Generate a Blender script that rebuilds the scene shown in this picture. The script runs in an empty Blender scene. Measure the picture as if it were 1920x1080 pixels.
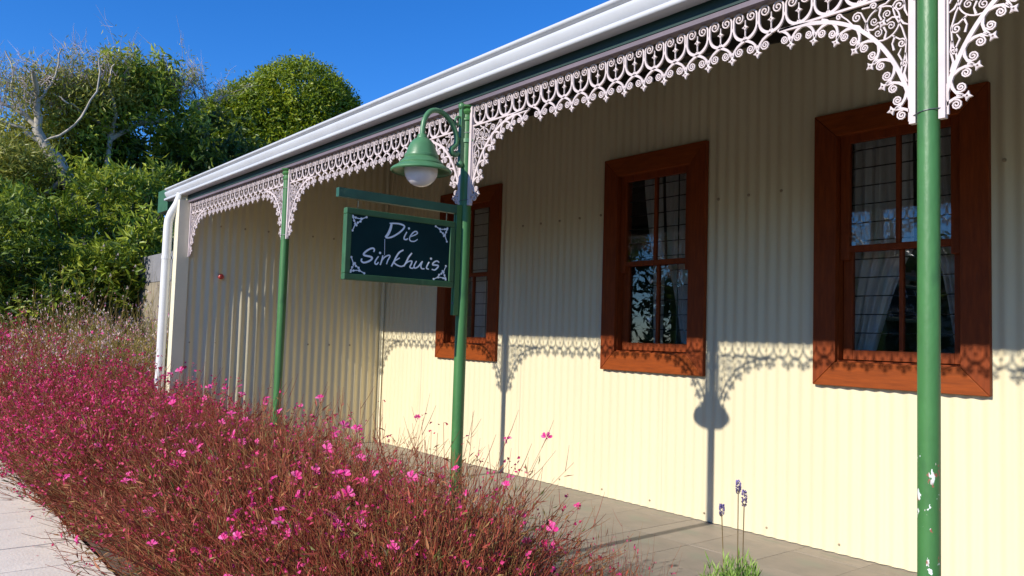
import bpy, math, random
from mathutils import Vector, Matrix, Euler
import numpy as np

PI = math.pi
sc = bpy.context.scene
C = sc.collection

# ------------------------------------------------------------------ camera, sky, sun, exposure
cam_d = bpy.data.cameras.new("camera")
cam = bpy.data.objects.new("camera", cam_d); C.objects.link(cam)
CAM = Vector((7.42748, -4.27234, 1.15))
cam.location = CAM
cam.rotation_euler = (1.631278, -0.030572, 0.887905)
cam_d.sensor_width = 36.0
cam_d.lens = 1495.9 / 1920 * 36
cam_d.clip_end = 2000
sc.camera = cam

SUN_EL = math.radians(28.4)
SUN_AZ = math.radians(1.3)          # how far the sun stands to the +X side of straight in front of the wall
world = bpy.data.worlds.new("World"); sc.world = world; world.use_nodes = True
wn = world.node_tree.nodes; wl = world.node_tree.links
sky = wn.new("ShaderNodeTexSky"); sky.sky_type = 'NISHITA'; sky.sun_disc = False
sky.sun_elevation = SUN_EL; sky.sun_rotation = PI - SUN_AZ
sky.air_density = 1.0; sky.dust_density = 0.0; sky.ozone_density = 8.0; sky.altitude = 600
hs = wn.new("ShaderNodeHueSaturation"); hs.inputs['Hue'].default_value = 0.508; hs.inputs['Saturation'].default_value = 1.17
bg = wn["Background"]; bg.inputs['Strength'].default_value = 0.142
wl.new(sky.outputs[0], hs.inputs['Color']); wl.new(hs.outputs[0], bg.inputs['Color'])

sun_d = bpy.data.lights.new("sun", 'SUN'); sun_d.energy = 4.1; sun_d.angle = math.radians(0.53)
sun_d.color = (1.0, 0.945, 0.85)
sun = bpy.data.objects.new("sun", sun_d); C.objects.link(sun)
to_sun = Vector((math.sin(SUN_AZ) * math.cos(SUN_EL), -math.cos(SUN_AZ) * math.cos(SUN_EL), math.sin(SUN_EL)))
sun.rotation_euler = to_sun.to_track_quat('Z', 'Y').to_euler()
sun.location = to_sun * 30

sc.view_settings.view_transform = 'Standard'; sc.view_settings.look = 'None'
sc.view_settings.exposure = 0.52; sc.view_settings.gamma = 1.0; sc.view_settings.use_curve_mapping = False
sc.cycles.max_bounces = 10; sc.cycles.diffuse_bounces = 6; sc.cycles.transparent_max_bounces = 12
sc.cycles.sample_clamp_indirect = 6

RX, RY, RZ = cam.rotation_euler
CM = Euler((RX, RY, RZ)).to_matrix()
def at(u, v, dist):                  # the place in the world seen in a direction, dist metres away on plan
    q = CM @ Vector(((u - 960) / 1495.9, -(v - 540) / 1495.9, -1))
    q = q / math.hypot(q.x, q.y)
    return CAM + q * dist

# ------------------------------------------------------------------ materials
def nodes(name):
    m = bpy.data.materials.new(name); m.use_nodes = True
    return m, m.node_tree.nodes, m.node_tree.links, m.node_tree.nodes["Principled BSDF"]

def mat(name, col, rough=0.6, var=0.12, scale=6.0, stretch=(1, 1, 1), bump=0.0, bscale=60.0, spec=0.5, coords='Object',
        rnd=0.0, col2=None, metal=0.0, dirt=None):
    m, n, l, p = nodes(name)
    tc = n.new("ShaderNodeTexCoord"); mp = n.new("ShaderNodeMapping"); mp.inputs['Scale'].default_value = stretch
    l.new(tc.outputs[coords], mp.inputs[0])
    nz = n.new("ShaderNodeTexNoise"); nz.inputs['Scale'].default_value = scale; nz.inputs['Detail'].default_value = 6
    nz.inputs['Roughness'].default_value = 0.62
    l.new(mp.outputs[0], nz.inputs['Vector'])
    cr = n.new("ShaderNodeValToRGB")
    c1 = [max(0, c * (1 - var)) for c in col]
    c2 = list(col2) if col2 else [min(1, c * (1 + var)) for c in col]
    cr.color_ramp.elements[0].position = 0.32; cr.color_ramp.elements[1].position = 0.68
    cr.color_ramp.elements[0].color = (*c1, 1); cr.color_ramp.elements[1].color = (*c2, 1)
    l.new(nz.outputs['Fac'], cr.inputs[0])
    out = cr.outputs[0]
    if rnd:
        oi = n.new("ShaderNodeObjectInfo")
        mr = n.new("ShaderNodeMapRange"); mr.inputs[3].default_value = 1 - rnd; mr.inputs[4].default_value = 1 + rnd
        l.new(oi.outputs['Random'], mr.inputs[0])
        mx = n.new("ShaderNodeVectorMath"); mx.operation = 'SCALE'
        l.new(out, mx.inputs[0]); l.new(mr.outputs[0], mx.inputs['Scale']); out = mx.outputs[0]
    if dirt:
        dc, thr, dscale = dirt
        n2 = n.new("ShaderNodeTexNoise"); n2.inputs['Scale'].default_value = dscale; n2.inputs['Detail'].default_value = 8
        l.new(mp.outputs[0], n2.inputs['Vector'])
        r2 = n.new("ShaderNodeValToRGB"); r2.color_ramp.elements[0].position = thr; r2.color_ramp.elements[1].position = thr + 0.12
        l.new(n2.outputs['Fac'], r2.inputs[0])
        mm = n.new("ShaderNodeMixRGB"); l.new(r2.outputs[0], mm.inputs[0]); l.new(out, mm.inputs[1])
        mm.inputs[2].default_value = (*dc, 1); out = mm.outputs[0]
    l.new(out, p.inputs['Base Color'])
    p.inputs['Roughness'].default_value = rough; p.inputs['Metallic'].default_value = metal
    p.inputs['Specular IOR Level'].default_value = spec
    if bump:
        nb = n.new("ShaderNodeTexNoise"); nb.inputs['Scale'].default_value = bscale; nb.inputs['Detail'].default_value = 5
        l.new(mp.outputs[0], nb.inputs['Vector'])
        b = n.new("ShaderNodeBump"); b.inputs['Strength'].default_value = bump; b.inputs['Distance'].default_value = 0.01
        l.new(nb.outputs['Fac'], b.inputs['Height']); l.new(b.outputs[0], p.inputs['Normal'])
    return m

CREAM = (0.67, 0.585, 0.385)
M = {}
M['cream'] = mat('cream_sheet', CREAM, 0.45, 0.05, 1.6, (1, 1, 0.25), dirt=((0.62, 0.55, 0.34), 0.68, 2.2), bump=0.05, bscale=14)
M['cream_trim'] = mat('cream_trim', (0.72, 0.66, 0.48), 0.5, 0.06, 4, dirt=((0.5, 0.42, 0.28), 0.66, 5))
M['white'] = mat('white_gutter', (0.53, 0.54, 0.56), 0.4, 0.05, 3, dirt=((0.55, 0.54, 0.50), 0.66, 7))
M['pipe'] = mat('white_pipe', (0.66, 0.66, 0.64), 0.45, 0.05, 3, dirt=((0.5, 0.48, 0.42), 0.66, 9))
M['lace'] = mat('white_lace_iron', (0.58, 0.49, 0.48), 0.5, 0.08, 12, dirt=((0.45, 0.34, 0.30), 0.70, 25))
M['green'] = mat('green_post_paint', (0.052, 0.168, 0.046), 0.42, 0.16, 9, (1, 1, 0.4), bump=0.12, bscale=70, dirt=((0.04, 0.13, 0.04), 0.60, 16))
M['green_lamp'] = mat('green_lamp_paint', (0.075, 0.20, 0.085), 0.38, 0.12, 14, bump=0.06, bscale=60)
M['green_dark'] = mat('dark_green_paint', (0.010, 0.034, 0.030), 0.6, 0.25, 3, (0.4, 1, 1), dirt=((0.10, 0.07, 0.05), 0.74, 6))
M['green_sign'] = mat('green_sign_frame', (0.030, 0.105, 0.040), 0.55, 0.18, 12, dirt=((0.07, 0.15, 0.07), 0.66, 20))
M['sign_face'] = mat('sign_face', (0.004, 0.026, 0.028), 0.75, 0.15, 5, spec=0.12)
M['sign_white'] = mat('sign_lettering', (0.75, 0.80, 0.86), 0.6, 0.08, 60)
M['mauve'] = mat('mauve_batten', (0.15, 0.12, 0.145), 0.6, 0.15, 5, dirt=((0.22, 0.12, 0.07), 0.68, 8))
M['wood'] = mat('varnished_wood', (0.185, 0.034, 0.005), 0.6, 0.22, 5, (14, 14, 1.6), bump=0.05, bscale=30, spec=0.22, dirt=((0.12, 0.03, 0.01), 0.66, 3))
M['wood_h'] = mat('varnished_wood_across', (0.22, 0.044, 0.0045), 0.6, 0.22, 5, (1.6, 14, 14), bump=0.05, bscale=30, spec=0.22, dirt=((0.12, 0.03, 0.01), 0.66, 3))
M['bar'] = mat('burglar_bar', (0.03, 0.025, 0.025), 0.5, 0.2, 20)
M['curtain'] = mat('sheer_curtain', (0.84, 0.79, 0.76), 0.9, 0.06, 5)
_n = M['curtain'].node_tree.nodes; _l = M['curtain'].node_tree.links
_t = _n.new("ShaderNodeBsdfTranslucent"); _t.inputs[0].default_value = (0.8, 0.76, 0.72, 1); _m = _n.new("ShaderNodeMixShader"); _m.inputs[0].default_value = 0.4
_l.new(_n["Principled BSDF"].outputs[0], _m.inputs[1]); _l.new(_t.outputs[0], _m.inputs[2]); _l.new(_m.outputs[0], _n["Material Output"].inputs[0])
M['heart'] = mat('white_heart', (0.86, 0.88, 0.90), 0.3, 0.03, 40)
M['dark_room'] = mat('dim_room', (0.22, 0.19, 0.16), 0.8, 0.15, 2)
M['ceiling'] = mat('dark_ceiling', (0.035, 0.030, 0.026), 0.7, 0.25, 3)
M['roof'] = mat('roof_sheet', (0.30, 0.32, 0.33), 0.45, 0.1, 2)
M['screw'] = mat('screw', (0.34, 0.26, 0.16), 0.6, 0.2, 40)
M['red'] = mat('red_knob', (0.45, 0.05, 0.04), 0.4, 0.2, 30)
M['steel'] = mat('wire', (0.12, 0.13, 0.14), 0.45, 0.2, 40, metal=0.6)
M['brass'] = mat('brass_hook', (0.40, 0.26, 0.12), 0.4, 0.2, 40, metal=0.5)
M['tile'] = mat('slate_tile', (0.265, 0.232, 0.188), 0.55, 0.12, 2.2, (1, 1.25, 1), rnd=0.10, bump=0.12, bscale=9, coords='Generated',
                dirt=((0.235, 0.225, 0.175), 0.52, 1.6), col2=(0.31, 0.255, 0.205))
M['grout'] = mat('grout', (0.50, 0.44, 0.36), 0.85, 0.15, 12)
M['paver'] = mat('pale_paver', (0.74, 0.66, 0.545), 0.8, 0.08, 4, rnd=0.06, bump=0.25, bscale=60, dirt=((0.42, 0.38, 0.32), 0.62, 7))
M['soil'] = mat('soil', (0.075, 0.050, 0.035), 0.95, 0.4, 9, bump=0.8, bscale=25)
M['lawn'] = mat('rough_ground', (0.10, 0.09, 0.045), 0.95, 0.35, 3, bump=0.7, bscale=12, col2=(0.14, 0.14, 0.05))
M['asphalt'] = mat('street', (0.09, 0.088, 0.085), 0.9, 0.2, 8, bump=0.3, bscale=90)
M['block'] = mat('grey_block', (0.20, 0.195, 0.20), 0.85, 0.14, 5, bump=0.3, bscale=40, rnd=0.08)
M['render'] = mat('stained_render', (0.25, 0.21, 0.15), 0.9, 0.25, 4, bump=0.5, bscale=25, dirt=((0.26, 0.23, 0.18), 0.62, 14))
M['bark'] = mat('pale_bark', (0.42, 0.37, 0.30), 0.85, 0.3, 6, (3, 3, 0.7), bump=0.4, bscale=20)
M['bark_dark'] = mat('dark_bark', (0.10, 0.08, 0.06), 0.9, 0.3, 6, (3, 3, 0.7), bump=0.4, bscale=20)
M['twig'] = mat('grey_twig', (0.50, 0.41, 0.40), 0.9, 0.25, 4)
M['stem_far'] = mat('olive_stem', (0.15, 0.10, 0.04), 0.8, 0.3, 8)

def chipped():
    m = M['green'].copy(); m.name = 'chipped_green_paint'
    n = m.node_tree.nodes; l = m.node_tree.links; p = n["Principled BSDF"]
    base = p.inputs['Base Color'].links[0].from_socket
    tc = n.new("ShaderNodeTexCoord"); sp = n.new("ShaderNodeSeparateXYZ"); l.new(tc.outputs['Object'], sp.inputs[0])
    hm = n.new("ShaderNodeMapRange"); hm.inputs[1].default_value = 0.98; hm.inputs[2].default_value = 0.86
    hm.inputs[3].default_value = 0.0; hm.inputs[4].default_value = 1.0; l.new(sp.outputs[2], hm.inputs[0])
    mp = n.new("ShaderNodeMapping"); mp.inputs['Scale'].default_value = (1, 1, 0.62); l.new(tc.outputs['Object'], mp.inputs[0])
    nz = n.new("ShaderNodeTexNoise"); nz.inputs['Scale'].default_value = 34; nz.inputs['Detail'].default_value = 3
    nz.inputs['Roughness'].default_value = 0.7
    l.new(mp.outputs[0], nz.inputs['Vector'])
    mu = n.new("ShaderNodeMath"); mu.operation = 'MULTIPLY'; l.new(nz.outputs['Fac'], mu.inputs[0]); l.new(hm.outputs[0], mu.inputs[1])
    def step(src, a, b):
        r = n.new("ShaderNodeValToRGB"); r.color_ramp.elements[0].position = a; r.color_ramp.elements[1].position = b
        l.new(src, r.inputs[0]); return r.outputs[0]
    white = step(mu.outputs[0], 0.605, 0.615)
    rn = n.new("ShaderNodeTexNoise"); rn.inputs['Scale'].default_value = 21; l.new(mp.outputs[0], rn.inputs['Vector'])
    rust = step(rn.outputs['Fac'], 0.44, 0.47)
    pc = n.new("ShaderNodeMixRGB"); l.new(rust, pc.inputs[0]); pc.inputs[1].default_value = (0.72, 0.76, 0.72, 1); pc.inputs[2].default_value = (0.28, 0.09, 0.055, 1)
    mx = n.new("ShaderNodeMixRGB"); l.new(white, mx.inputs[0]); l.new(base, mx.inputs[1]); l.new(pc.outputs[0], mx.inputs[2])
    l.new(mx.outputs[0], p.inputs['Base Color'])
    return m
M['green_chip'] = chipped()

def glass_mat():
    m, n, l, p = nodes('window_glass'); n.remove(p)
    out = n["Material Output"]
    tr = n.new("ShaderNodeBsdfTransparent"); tr.inputs[0].default_value = (0.93, 0.95, 0.95, 1)
    gl = n.new("ShaderNodeBsdfGlossy"); gl.inputs['Roughness'].default_value = 0.004
    # Schlick's approximation, the same from both faces of the pane
    ge = n.new("ShaderNodeNewGeometry"); dt = n.new("ShaderNodeVectorMath"); dt.operation = 'DOT_PRODUCT'
    l.new(ge.outputs['Incoming'], dt.inputs[0]); l.new(ge.outputs['Normal'], dt.inputs[1])
    def mth(op, a, b=None):
        q = n.new("ShaderNodeMath"); q.operation = op
        for i, v in enumerate((a, b)):
            if v is None: continue
            if isinstance(v, (int, float)): q.inputs[i].default_value = v
            else: l.new(v, q.inputs[i])
        return q.outputs[0]
    f5 = mth('POWER', mth('SUBTRACT', 1.0, mth('ABSOLUTE', dt.outputs['Value'])), 5.0)
    fr_out = mth('ADD', mth('MULTIPLY', f5, 0.94), 0.06)
    nz = n.new("ShaderNodeTexNoise"); nz.inputs['Scale'].default_value = 3.0
    tc = n.new("ShaderNodeTexCoord"); l.new(tc.outputs['Object'], nz.inputs['Vector'])
    b = n.new("ShaderNodeBump"); b.inputs['Strength'].default_value = 0.03; b.inputs['Distance'].default_value = 0.02
    l.new(nz.outputs['Fac'], b.inputs['Height']); l.new(b.outputs[0], gl.inputs['Normal'])
    mx = n.new("ShaderNodeMixShader"); l.new(fr_out, mx.inputs[0]); l.new(tr.outputs[0], mx.inputs[1]); l.new(gl.outputs[0], mx.inputs[2])
    l.new(mx.outputs[0], out.inputs[0]); return m
M['glass'] = glass_mat()

def globe_mat():
    m, n, l, p = nodes('opal_globe')
    p.inputs['Base Color'].default_value = (0.72, 0.69, 0.74, 1); p.inputs['Roughness'].default_value = 0.12
    p.inputs['Subsurface Weight'].default_value = 0.25; p.inputs['Subsurface Radius'].default_value = (0.03, 0.03, 0.03)
    return m
M['globe'] = globe_mat()

def leaf_mat(name, cols, rough=0.42, trans=0.33, spec=0.4):
    # colour varies leaf by leaf (attribute "tone"), part of the light passes through
    m, n, l, p = nodes(name); out = n["Material Output"]
    a = n.new("ShaderNodeAttribute"); a.attribute_name = "tone"
    cr = n.new("ShaderNodeValToRGB"); el = cr.color_ramp.elements
    while len(el) < len(cols): el.new(0.5)
    for i, c in enumerate(cols):
        el[i].position = i / (len(cols) - 1); el[i].color = (*c, 1)
    l.new(a.outputs['Fac'], cr.inputs[0])
    l.new(cr.outputs[0], p.inputs['Base Color'])
    p.inputs['Roughness'].default_value = rough; p.inputs['Specular IOR Level'].default_value = spec
    t = n.new("ShaderNodeBsdfTranslucent"); l.new(cr.outputs[0], t.inputs[0])
    mx = n.new("ShaderNodeMixShader"); mx.inputs[0].default_value = trans
    l.new(p.outputs[0], mx.inputs[1]); l.new(t.outputs[0], mx.inputs[2]); l.new(mx.outputs[0], out.inputs[0])
    return m
M['leaf_bright'] = leaf_mat('bright_leaves', [(0.035, 0.075, 0.012), (0.18, 0.26, 0.018), (0.48, 0.52, 0.055)])
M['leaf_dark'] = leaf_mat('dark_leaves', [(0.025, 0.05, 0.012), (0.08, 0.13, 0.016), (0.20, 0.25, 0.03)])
M['leaf_round'] = leaf_mat('round_tree_leaves', [(0.07, 0.13, 0.010), (0.21, 0.28, 0.010), (0.40, 0.42, 0.018)])
M['leaf_olive'] = leaf_mat('olive_leaves', [(0.14, 0.16, 0.02), (0.32, 0.33, 0.04), (0.46, 0.42, 0.10)])
M['gaura'] = leaf_mat('gaura_stems_and_leaves', [(0.07, 0.024, 0.010), (0.22, 0.046, 0.020), (0.40, 0.072, 0.042), (0.36, 0.20, 0.065), (0.13, 0.135, 0.026)], 0.6, 0.15)
M['gaura_pale'] = leaf_mat('pale_gaura_stems', [(0.16, 0.15, 0.03), (0.34, 0.30, 0.05), (0.48, 0.30, 0.10), (0.36, 0.40, 0.06)], 0.6, 0.2)
M['bud'] = leaf_mat('small_pink_flowers', [(0.42, 0.015, 0.05), (0.66, 0.022, 0.13), (0.84, 0.06, 0.28), (0.58, 0.07, 0.10)], 0.6, 0.3)
M['bud_pale'] = leaf_mat('small_cream_flowers', [(0.55, 0.40, 0.34), (0.72, 0.62, 0.50), (0.60, 0.10, 0.25), (0.75, 0.70, 0.60)], 0.6, 0.3)
M['petal'] = leaf_mat('pink_petals', [(0.64, 0.02, 0.18), (0.82, 0.05, 0.30), (0.90, 0.18, 0.46)], 0.5, 0.3)
M['lav_leaf'] = leaf_mat('lavender_leaves', [(0.10, 0.20, 0.03), (0.25, 0.40, 0.06), (0.42, 0.55, 0.16)], 0.6, 0.25)
M['lav_flower'] = leaf_mat('lavender_flowers', [(0.12, 0.10, 0.10), (0.20, 0.15, 0.30), (0.28, 0.22, 0.48)], 0.7, 0.2)

# ------------------------------------------------------------------ mesh helpers
LACE = 0.95
class MB:
    def __init__(s): s.v = []; s.f = []; s.tone = None
    def add(s, vs, fs):
        o = len(s.v); s.v += [tuple(a) for a in vs]; s.f += [tuple(i + o for i in f) for f in fs]
    def box(s, a, b):
        (x0, y0, z0), (x1, y1, z1) = a, b
        s.add([(x0, y0, z0), (x1, y0, z0), (x1, y1, z0), (x0, y1, z0), (x0, y0, z1), (x1, y0, z1), (x1, y1, z1), (x0, y1, z1)],
              [(0, 3, 2, 1), (4, 5, 6, 7), (0, 1, 5, 4), (1, 2, 6, 5), (2, 3, 7, 6), (3, 0, 4, 7)])
    def tube(s, pts, r, n=8, cap=True):
        pts = [Vector(p) for p in pts]
        rs = r if isinstance(r, (list, tuple)) else [r] * len(pts)
        up = None; rings = []
        for i, p in enumerate(pts):
            d = (pts[min(i + 1, len(pts) - 1)] - pts[max(i - 1, 0)])
            d = d.normalized() if d.length > 1e-9 else Vector((0, 0, 1))
            if up is None:
                up = Vector((1, 0, 0)) if abs(d.x) < 0.8 else Vector((0, 1, 0))
            a = (up - d * up.dot(d))
            a = a.normalized() if a.length > 1e-6 else d.orthogonal().normalized()
            up = a; b = d.cross(a)
            rings.append([p + (a * math.cos(2 * PI * k / n) + b * math.sin(2 * PI * k / n)) * rs[i] for k in range(n)])
        vs = [v for ring in rings for v in ring]; fs = []
        for i in range(len(pts) - 1):
            for k in range(n):
                fs.append((i * n + k, i * n + (k + 1) % n, (i + 1) * n + (k + 1) % n, (i + 1) * n + k))
        if cap:
            fs.append(tuple(reversed(range(n)))); fs.append(tuple((len(pts) - 1) * n + k for k in range(n)))
        s.add(vs, fs)
    def lathe(s, prof, c=(0, 0, 0), n=24):      # prof: (radius, z)
        vs = []; fs = []
        for r, z in prof:
            for k in range(n):
                vs.append((c[0] + r * math.cos(2 * PI * k / n), c[1] + r * math.sin(2 * PI * k / n), c[2] + z))
        for i in range(len(prof) - 1):
            for k in range(n):
                fs.append((i * n + k, i * n + (k + 1) % n, (i + 1) * n + (k + 1) % n, (i + 1) * n + k))
        s.add(vs, fs)
    def ball(s, c, r, n=10, m=6):
        s.lathe([(max(1e-4, r * math.sin(PI * i / m)), -r * math.cos(PI * i / m)) for i in range(m + 1)], c, n)
    def ribbon(s, pts, w, t, y0=0.0, closed=False):   # a flat bar in the xz plane, w wide, t thick
        if t > .004: w = [q * LACE for q in w] if isinstance(w, (list, tuple)) else w * LACE
        n = len(pts); L = []; R = []
        ws = w if isinstance(w, (list, tuple)) else [w] * n
        for i in range(n):
            if closed: a, b = pts[(i - 1) % n], pts[(i + 1) % n]
            else: a, b = pts[max(i - 1, 0)], pts[min(i + 1, n - 1)]
            dx, dz = b[0] - a[0], b[1] - a[1]; q = math.hypot(dx, dz) or 1
            nx, nz = -dz / q * ws[i] / 2, dx / q * ws[i] / 2
            L.append((pts[i][0] + nx, pts[i][1] + nz)); R.append((pts[i][0] - nx, pts[i][1] - nz))
        vs = []
        for i in range(n):
            vs += [(L[i][0], y0 - t / 2, L[i][1]), (R[i][0], y0 - t / 2, R[i][1]), (R[i][0], y0 + t / 2, R[i][1]), (L[i][0], y0 + t / 2, L[i][1])]
        fs = []
        for i in range(n if closed else n - 1):
            j = (i + 1) % n
            for k in range(4):
                fs.append((i * 4 + k, i * 4 + (k + 1) % 4, j * 4 + (k + 1) % 4, j * 4 + k))
        if not closed:
            fs += [(3, 2, 1, 0), tuple((n - 1) * 4 + k for k in range(4))]
        s.add(vs, fs)
    def extrude_x(s, prof, x0, x1, caps=True):   # prof: closed list of (y, z)
        n = len(prof)
        s.add([(x0, y, z) for y, z in prof] + [(x1, y, z) for y, z in prof],
              [(k, (k + 1) % n, n + (k + 1) % n, n + k) for k in range(n)] + ([tuple(range(n)), tuple(reversed(range(n, 2 * n)))] if caps else []))
    def mesh(s, name, m, smooth=False):
        me = bpy.data.meshes.new(name); me.from_pydata(s.v, [], s.f); me.update()
        if smooth: me.shade_smooth()
        if m: me.materials.append(m)
        if s.tone is not None:
            at_ = me.attributes.new("tone", 'FLOAT', 'FACE'); at_.data.foreach_set("value", np.array(s.tone, dtype=np.float32))
        return me
    def build(s, name, m, parent=None, smooth=False, kind=None, label=None, loc=None):
        return link(name, s.mesh(name, m, smooth), parent, kind, label, loc)

def link(name, me, parent=None, kind=None, label=None, loc=None):
    o = bpy.data.objects.new(name, me); C.objects.link(o)
    if parent is not None: o.parent = parent
    if kind: o['kind'] = kind
    if label: o['label'] = label
    if loc is not None: o.location = loc
    return o
def thing(name, label, cat, loc=(0, 0, 0), group=None):
    o = bpy.data.objects.new(name, None); C.objects.link(o); o.location = loc
    o.empty_display_size = 0.1
    o['label'] = label; o['category'] = cat
    if group: o['group'] = group
    return o
def smooth_angle(o, deg=35):
    me = o.data; me.shade_smooth()
    try: me.set_sharp_from_angle(angle=math.radians(deg))
    except Exception: pass
    return o

# ------------------------------------------------------------------ the ground, path, bed, veranda floor
GZ = -0.16
b = MB(); b.box((-150, -150, GZ - 0.5), (150, 150, GZ - 0.012)); b.build('ground', M['lawn'], kind='structure')
b = MB(); b.box((-60, -16, GZ - 0.3), (60, -8.5, GZ - 0.004)); b.build('street', M['asphalt'], kind='structure')
b = MB(); b.box((-14, -4.68, GZ - 0.3), (14, -3.17, GZ)); path = b.build('path', M['grout'], kind='structure')
rng = random.Random(4)
b = MB(); b.box((-.247, -.247, 0), (.247, .247, 0.016)); pm = b.mesh('paver', M['paver'])
for i in range(20):
    for j in range(3):
        o = link('paver', pm, path, loc=(-4.2 + i * .5, -3.425 - j * .5, GZ - 0.003 + rng.uniform(0, .002)))
        o.rotation_euler = (rng.uniform(-.003, .003), rng.uniform(-.003, .003), rng.choice([0, PI / 2, PI]))
# flower bed soil, slightly heaped
b = MB(); nx, ny = 70, 16
for i in range(nx + 1):
    for j in range(ny + 1):
        x = -9 + 16.2 * i / nx; y = -3.15 + 0.93 * j / ny
        b.v.append((x, y, GZ + 0.004 + 0.06 * math.sin(PI * j / ny) ** .6 + rng.uniform(0, .02) * (0 < j < ny)))
for i in range(nx):
    for j in range(ny):
        a = i * (ny + 1) + j; b.f.append((a, a + ny + 1, a + ny + 2, a + 1))
b.build('flower_bed', M['soil'], kind='structure', smooth=True)
b = MB(); b.box((0.0, -2.2, GZ - 0.2), (10.2, 0.02, -0.0022)); floor = b.build('veranda_floor', M['grout'], kind='structure')
T = 0.4
xs = [5.11 + T * k for k in range(-13, 13)]
tile_full = MB(); tile_full.box((-T / 2 + .002, -T / 2 + .002, -0.012), (T / 2 - .0028, T / 2 - .0028, 0)); tile_full = tile_full.mesh('floor_tile', M['tile'])
tile_cut = MB(); tile_cut.box((-T / 2 + .002, -.075, -0.012), (T / 2 - .0028, .0735, 0)); tile_cut = tile_cut.mesh('floor_tile', M['tile'])
for x in xs:
    if x < 0.02 + T / 2 - .4 or x > 10: continue
    o = link('floor_tile', tile_cut, floor, loc=(x, -.076, rng.uniform(-.001, .0005)))
    for k in range(5):
        o = link('floor_tile', tile_full, floor, loc=(x, -.152 - T / 2 - k * T, rng.uniform(-.001, .0005)))
        o.rotation_euler = (rng.uniform(-.002, .002), rng.uniform(-.002, .002), rng.choice([0, PI]))

# ------------------------------------------------------------------ the corrugated house
W = -2.0302
XP = [2.138, 4.279, 6.460]
house = thing('corrugated_house', 'cream corrugated iron house with wooden sash windows and a white guttered veranda', 'house')
PITCH, AMP = 0.0762, 0.0050
WZ0, WZ1 = 0.9292, 2.4805
WINS = [1.0624, 3.2569, 4.9555]; WW = 0.9283
holes = [(x + .075, x + WW - .075) for x in WINS]
step = PITCH / 8
zt = 3.06
def front_sheet(k, x0, x1):
    b = MB(); n = round((x1 - x0) / step)
    off = 0.0015 * (k % 2)
    rg = random.Random(k); wob = rg.uniform(-.0008, .0008)
    prev = None
    for i in range(n):
        xa, xb = x0 + i * step, x0 + (i + 1) * step
        def y(x): return -AMP * math.cos(2 * PI * x / PITCH) + off + wob * math.sin(x * 5)
        inh = any(h0 < (xa + xb) / 2 < h1 for h0, h1 in holes)
        for z0, z1 in ([(0.004, WZ0 + .075), (WZ1 - .075, zt)] if inh else [(0.004, WZ0 + .075), (WZ0 + .075, WZ1 - .075), (WZ1 - .075, zt)]):
            b.add([(xa, y(xa), z0), (xb, y(xb), z0), (xb, y(xb), z1), (xa, y(xa), z1)], [(0, 1, 2, 3)])
    # weld columns so that shading is smooth across the waves
    o = b.build('wall_sheet', M['cream'], house)
    import bmesh
    bm = bmesh.new(); bm.from_mesh(o.data); bmesh.ops.remove_doubles(bm, verts=bm.verts, dist=1e-5); bm.to_mesh(o.data); bm.free()
    o.data.shade_smooth()
    return o
SW = PITCH * 10
k = 0; x = 0.0
while x < 9.9:
    front_sheet(k, x, x + SW + step * 2); x += SW; k += 1
ZL = [.004, .4, .8, 1.1, 1.28, 1.36, 1.44, 1.52, 1.6, 1.8, 2.1, 3.1]
# side wall of the veranda, corrugated, facing +X; its top follows the roof slope
def ceil_z(y): return 3.06 + (y) * (3.06 - 2.33) / 2.1
for k in range(3):
    b = MB(); y0 = -2.12 + k * SW; step = PITCH / 12; y1 = min(y0 + SW + step * 2, 0.0)
    if y1 - y0 < .05: continue
    n = max(1, round((y1 - y0) / step)); rg = random.Random(40 + k)
    for i in range(n + 1):
        y = y0 + (y1 - y0) * i / n
        xx = 1.25 * AMP * math.cos(2 * PI * y / PITCH) + .0015 * (k % 2)
        # old sheets are never quite flat: they belly out a little low down, where the grazing sun catches the ribs
        def ss(a, c, q): q = max(0, min(1, (q - a) / (c - a))); return q * q * (3 - 2 * q)
        for z in ZL:
            belly = .020 * ss(-1.66, -1.40, y) * (1 - ss(-1.40, -.75, y)) * (1 - ss(1.30, 1.62, z))
            edge = .010 * ss(-2.12, -1.80, y) * (1 - ss(-1.8, -1.2, y)) * (.55 + .45 * math.sin(z * 2.1))
            zz = min(z, ceil_z(y))
            if z == ZL[-1]: zz = ceil_z(y)
            b.v.append((xx + belly + edge + .003 * math.sin(y * 2.7 + z), y, zz))
    m_ = len(ZL)
    for i in range(n):
        for q in range(m_ - 1):
            a = i * m_ + q
            b.f.append((a, a + m_, a + m_ + 1, a + 1))
    b.build('side_wall_sheet', M['cream'], house, smooth=True)
b = MB(); b.box((-.135, -2.10, GZ), (-.012, 6.0, 3.03)); 
b.v = [(x, y, (min(z, ceil_z(y) - .02) if y < 0 else z)) for x, y, z in b.v]
b.build('side_wall_core', M['cream_trim'], house)
# flashings at the free end of the side wall and in the corner
b = MB(); b.box((-.10, -2.134, GZ), (.016, -2.128, 2.285)); b.box((.016, -2.134, GZ), (.021, -2.028, 2.285)); b.box((-.106, -2.134, GZ), (-.100, -2.06, 2.285))
b.build('corner_flashing', M['cream_trim'], house)
b = MB(); b.box((.009, -.035, 0.004), (.014, -.0125, 3.02)); b.box((.014, -.0135, 0.004), (.034, -.0095, 3.02))
b.build('corner_flashing', M['cream_trim'], house)
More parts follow.
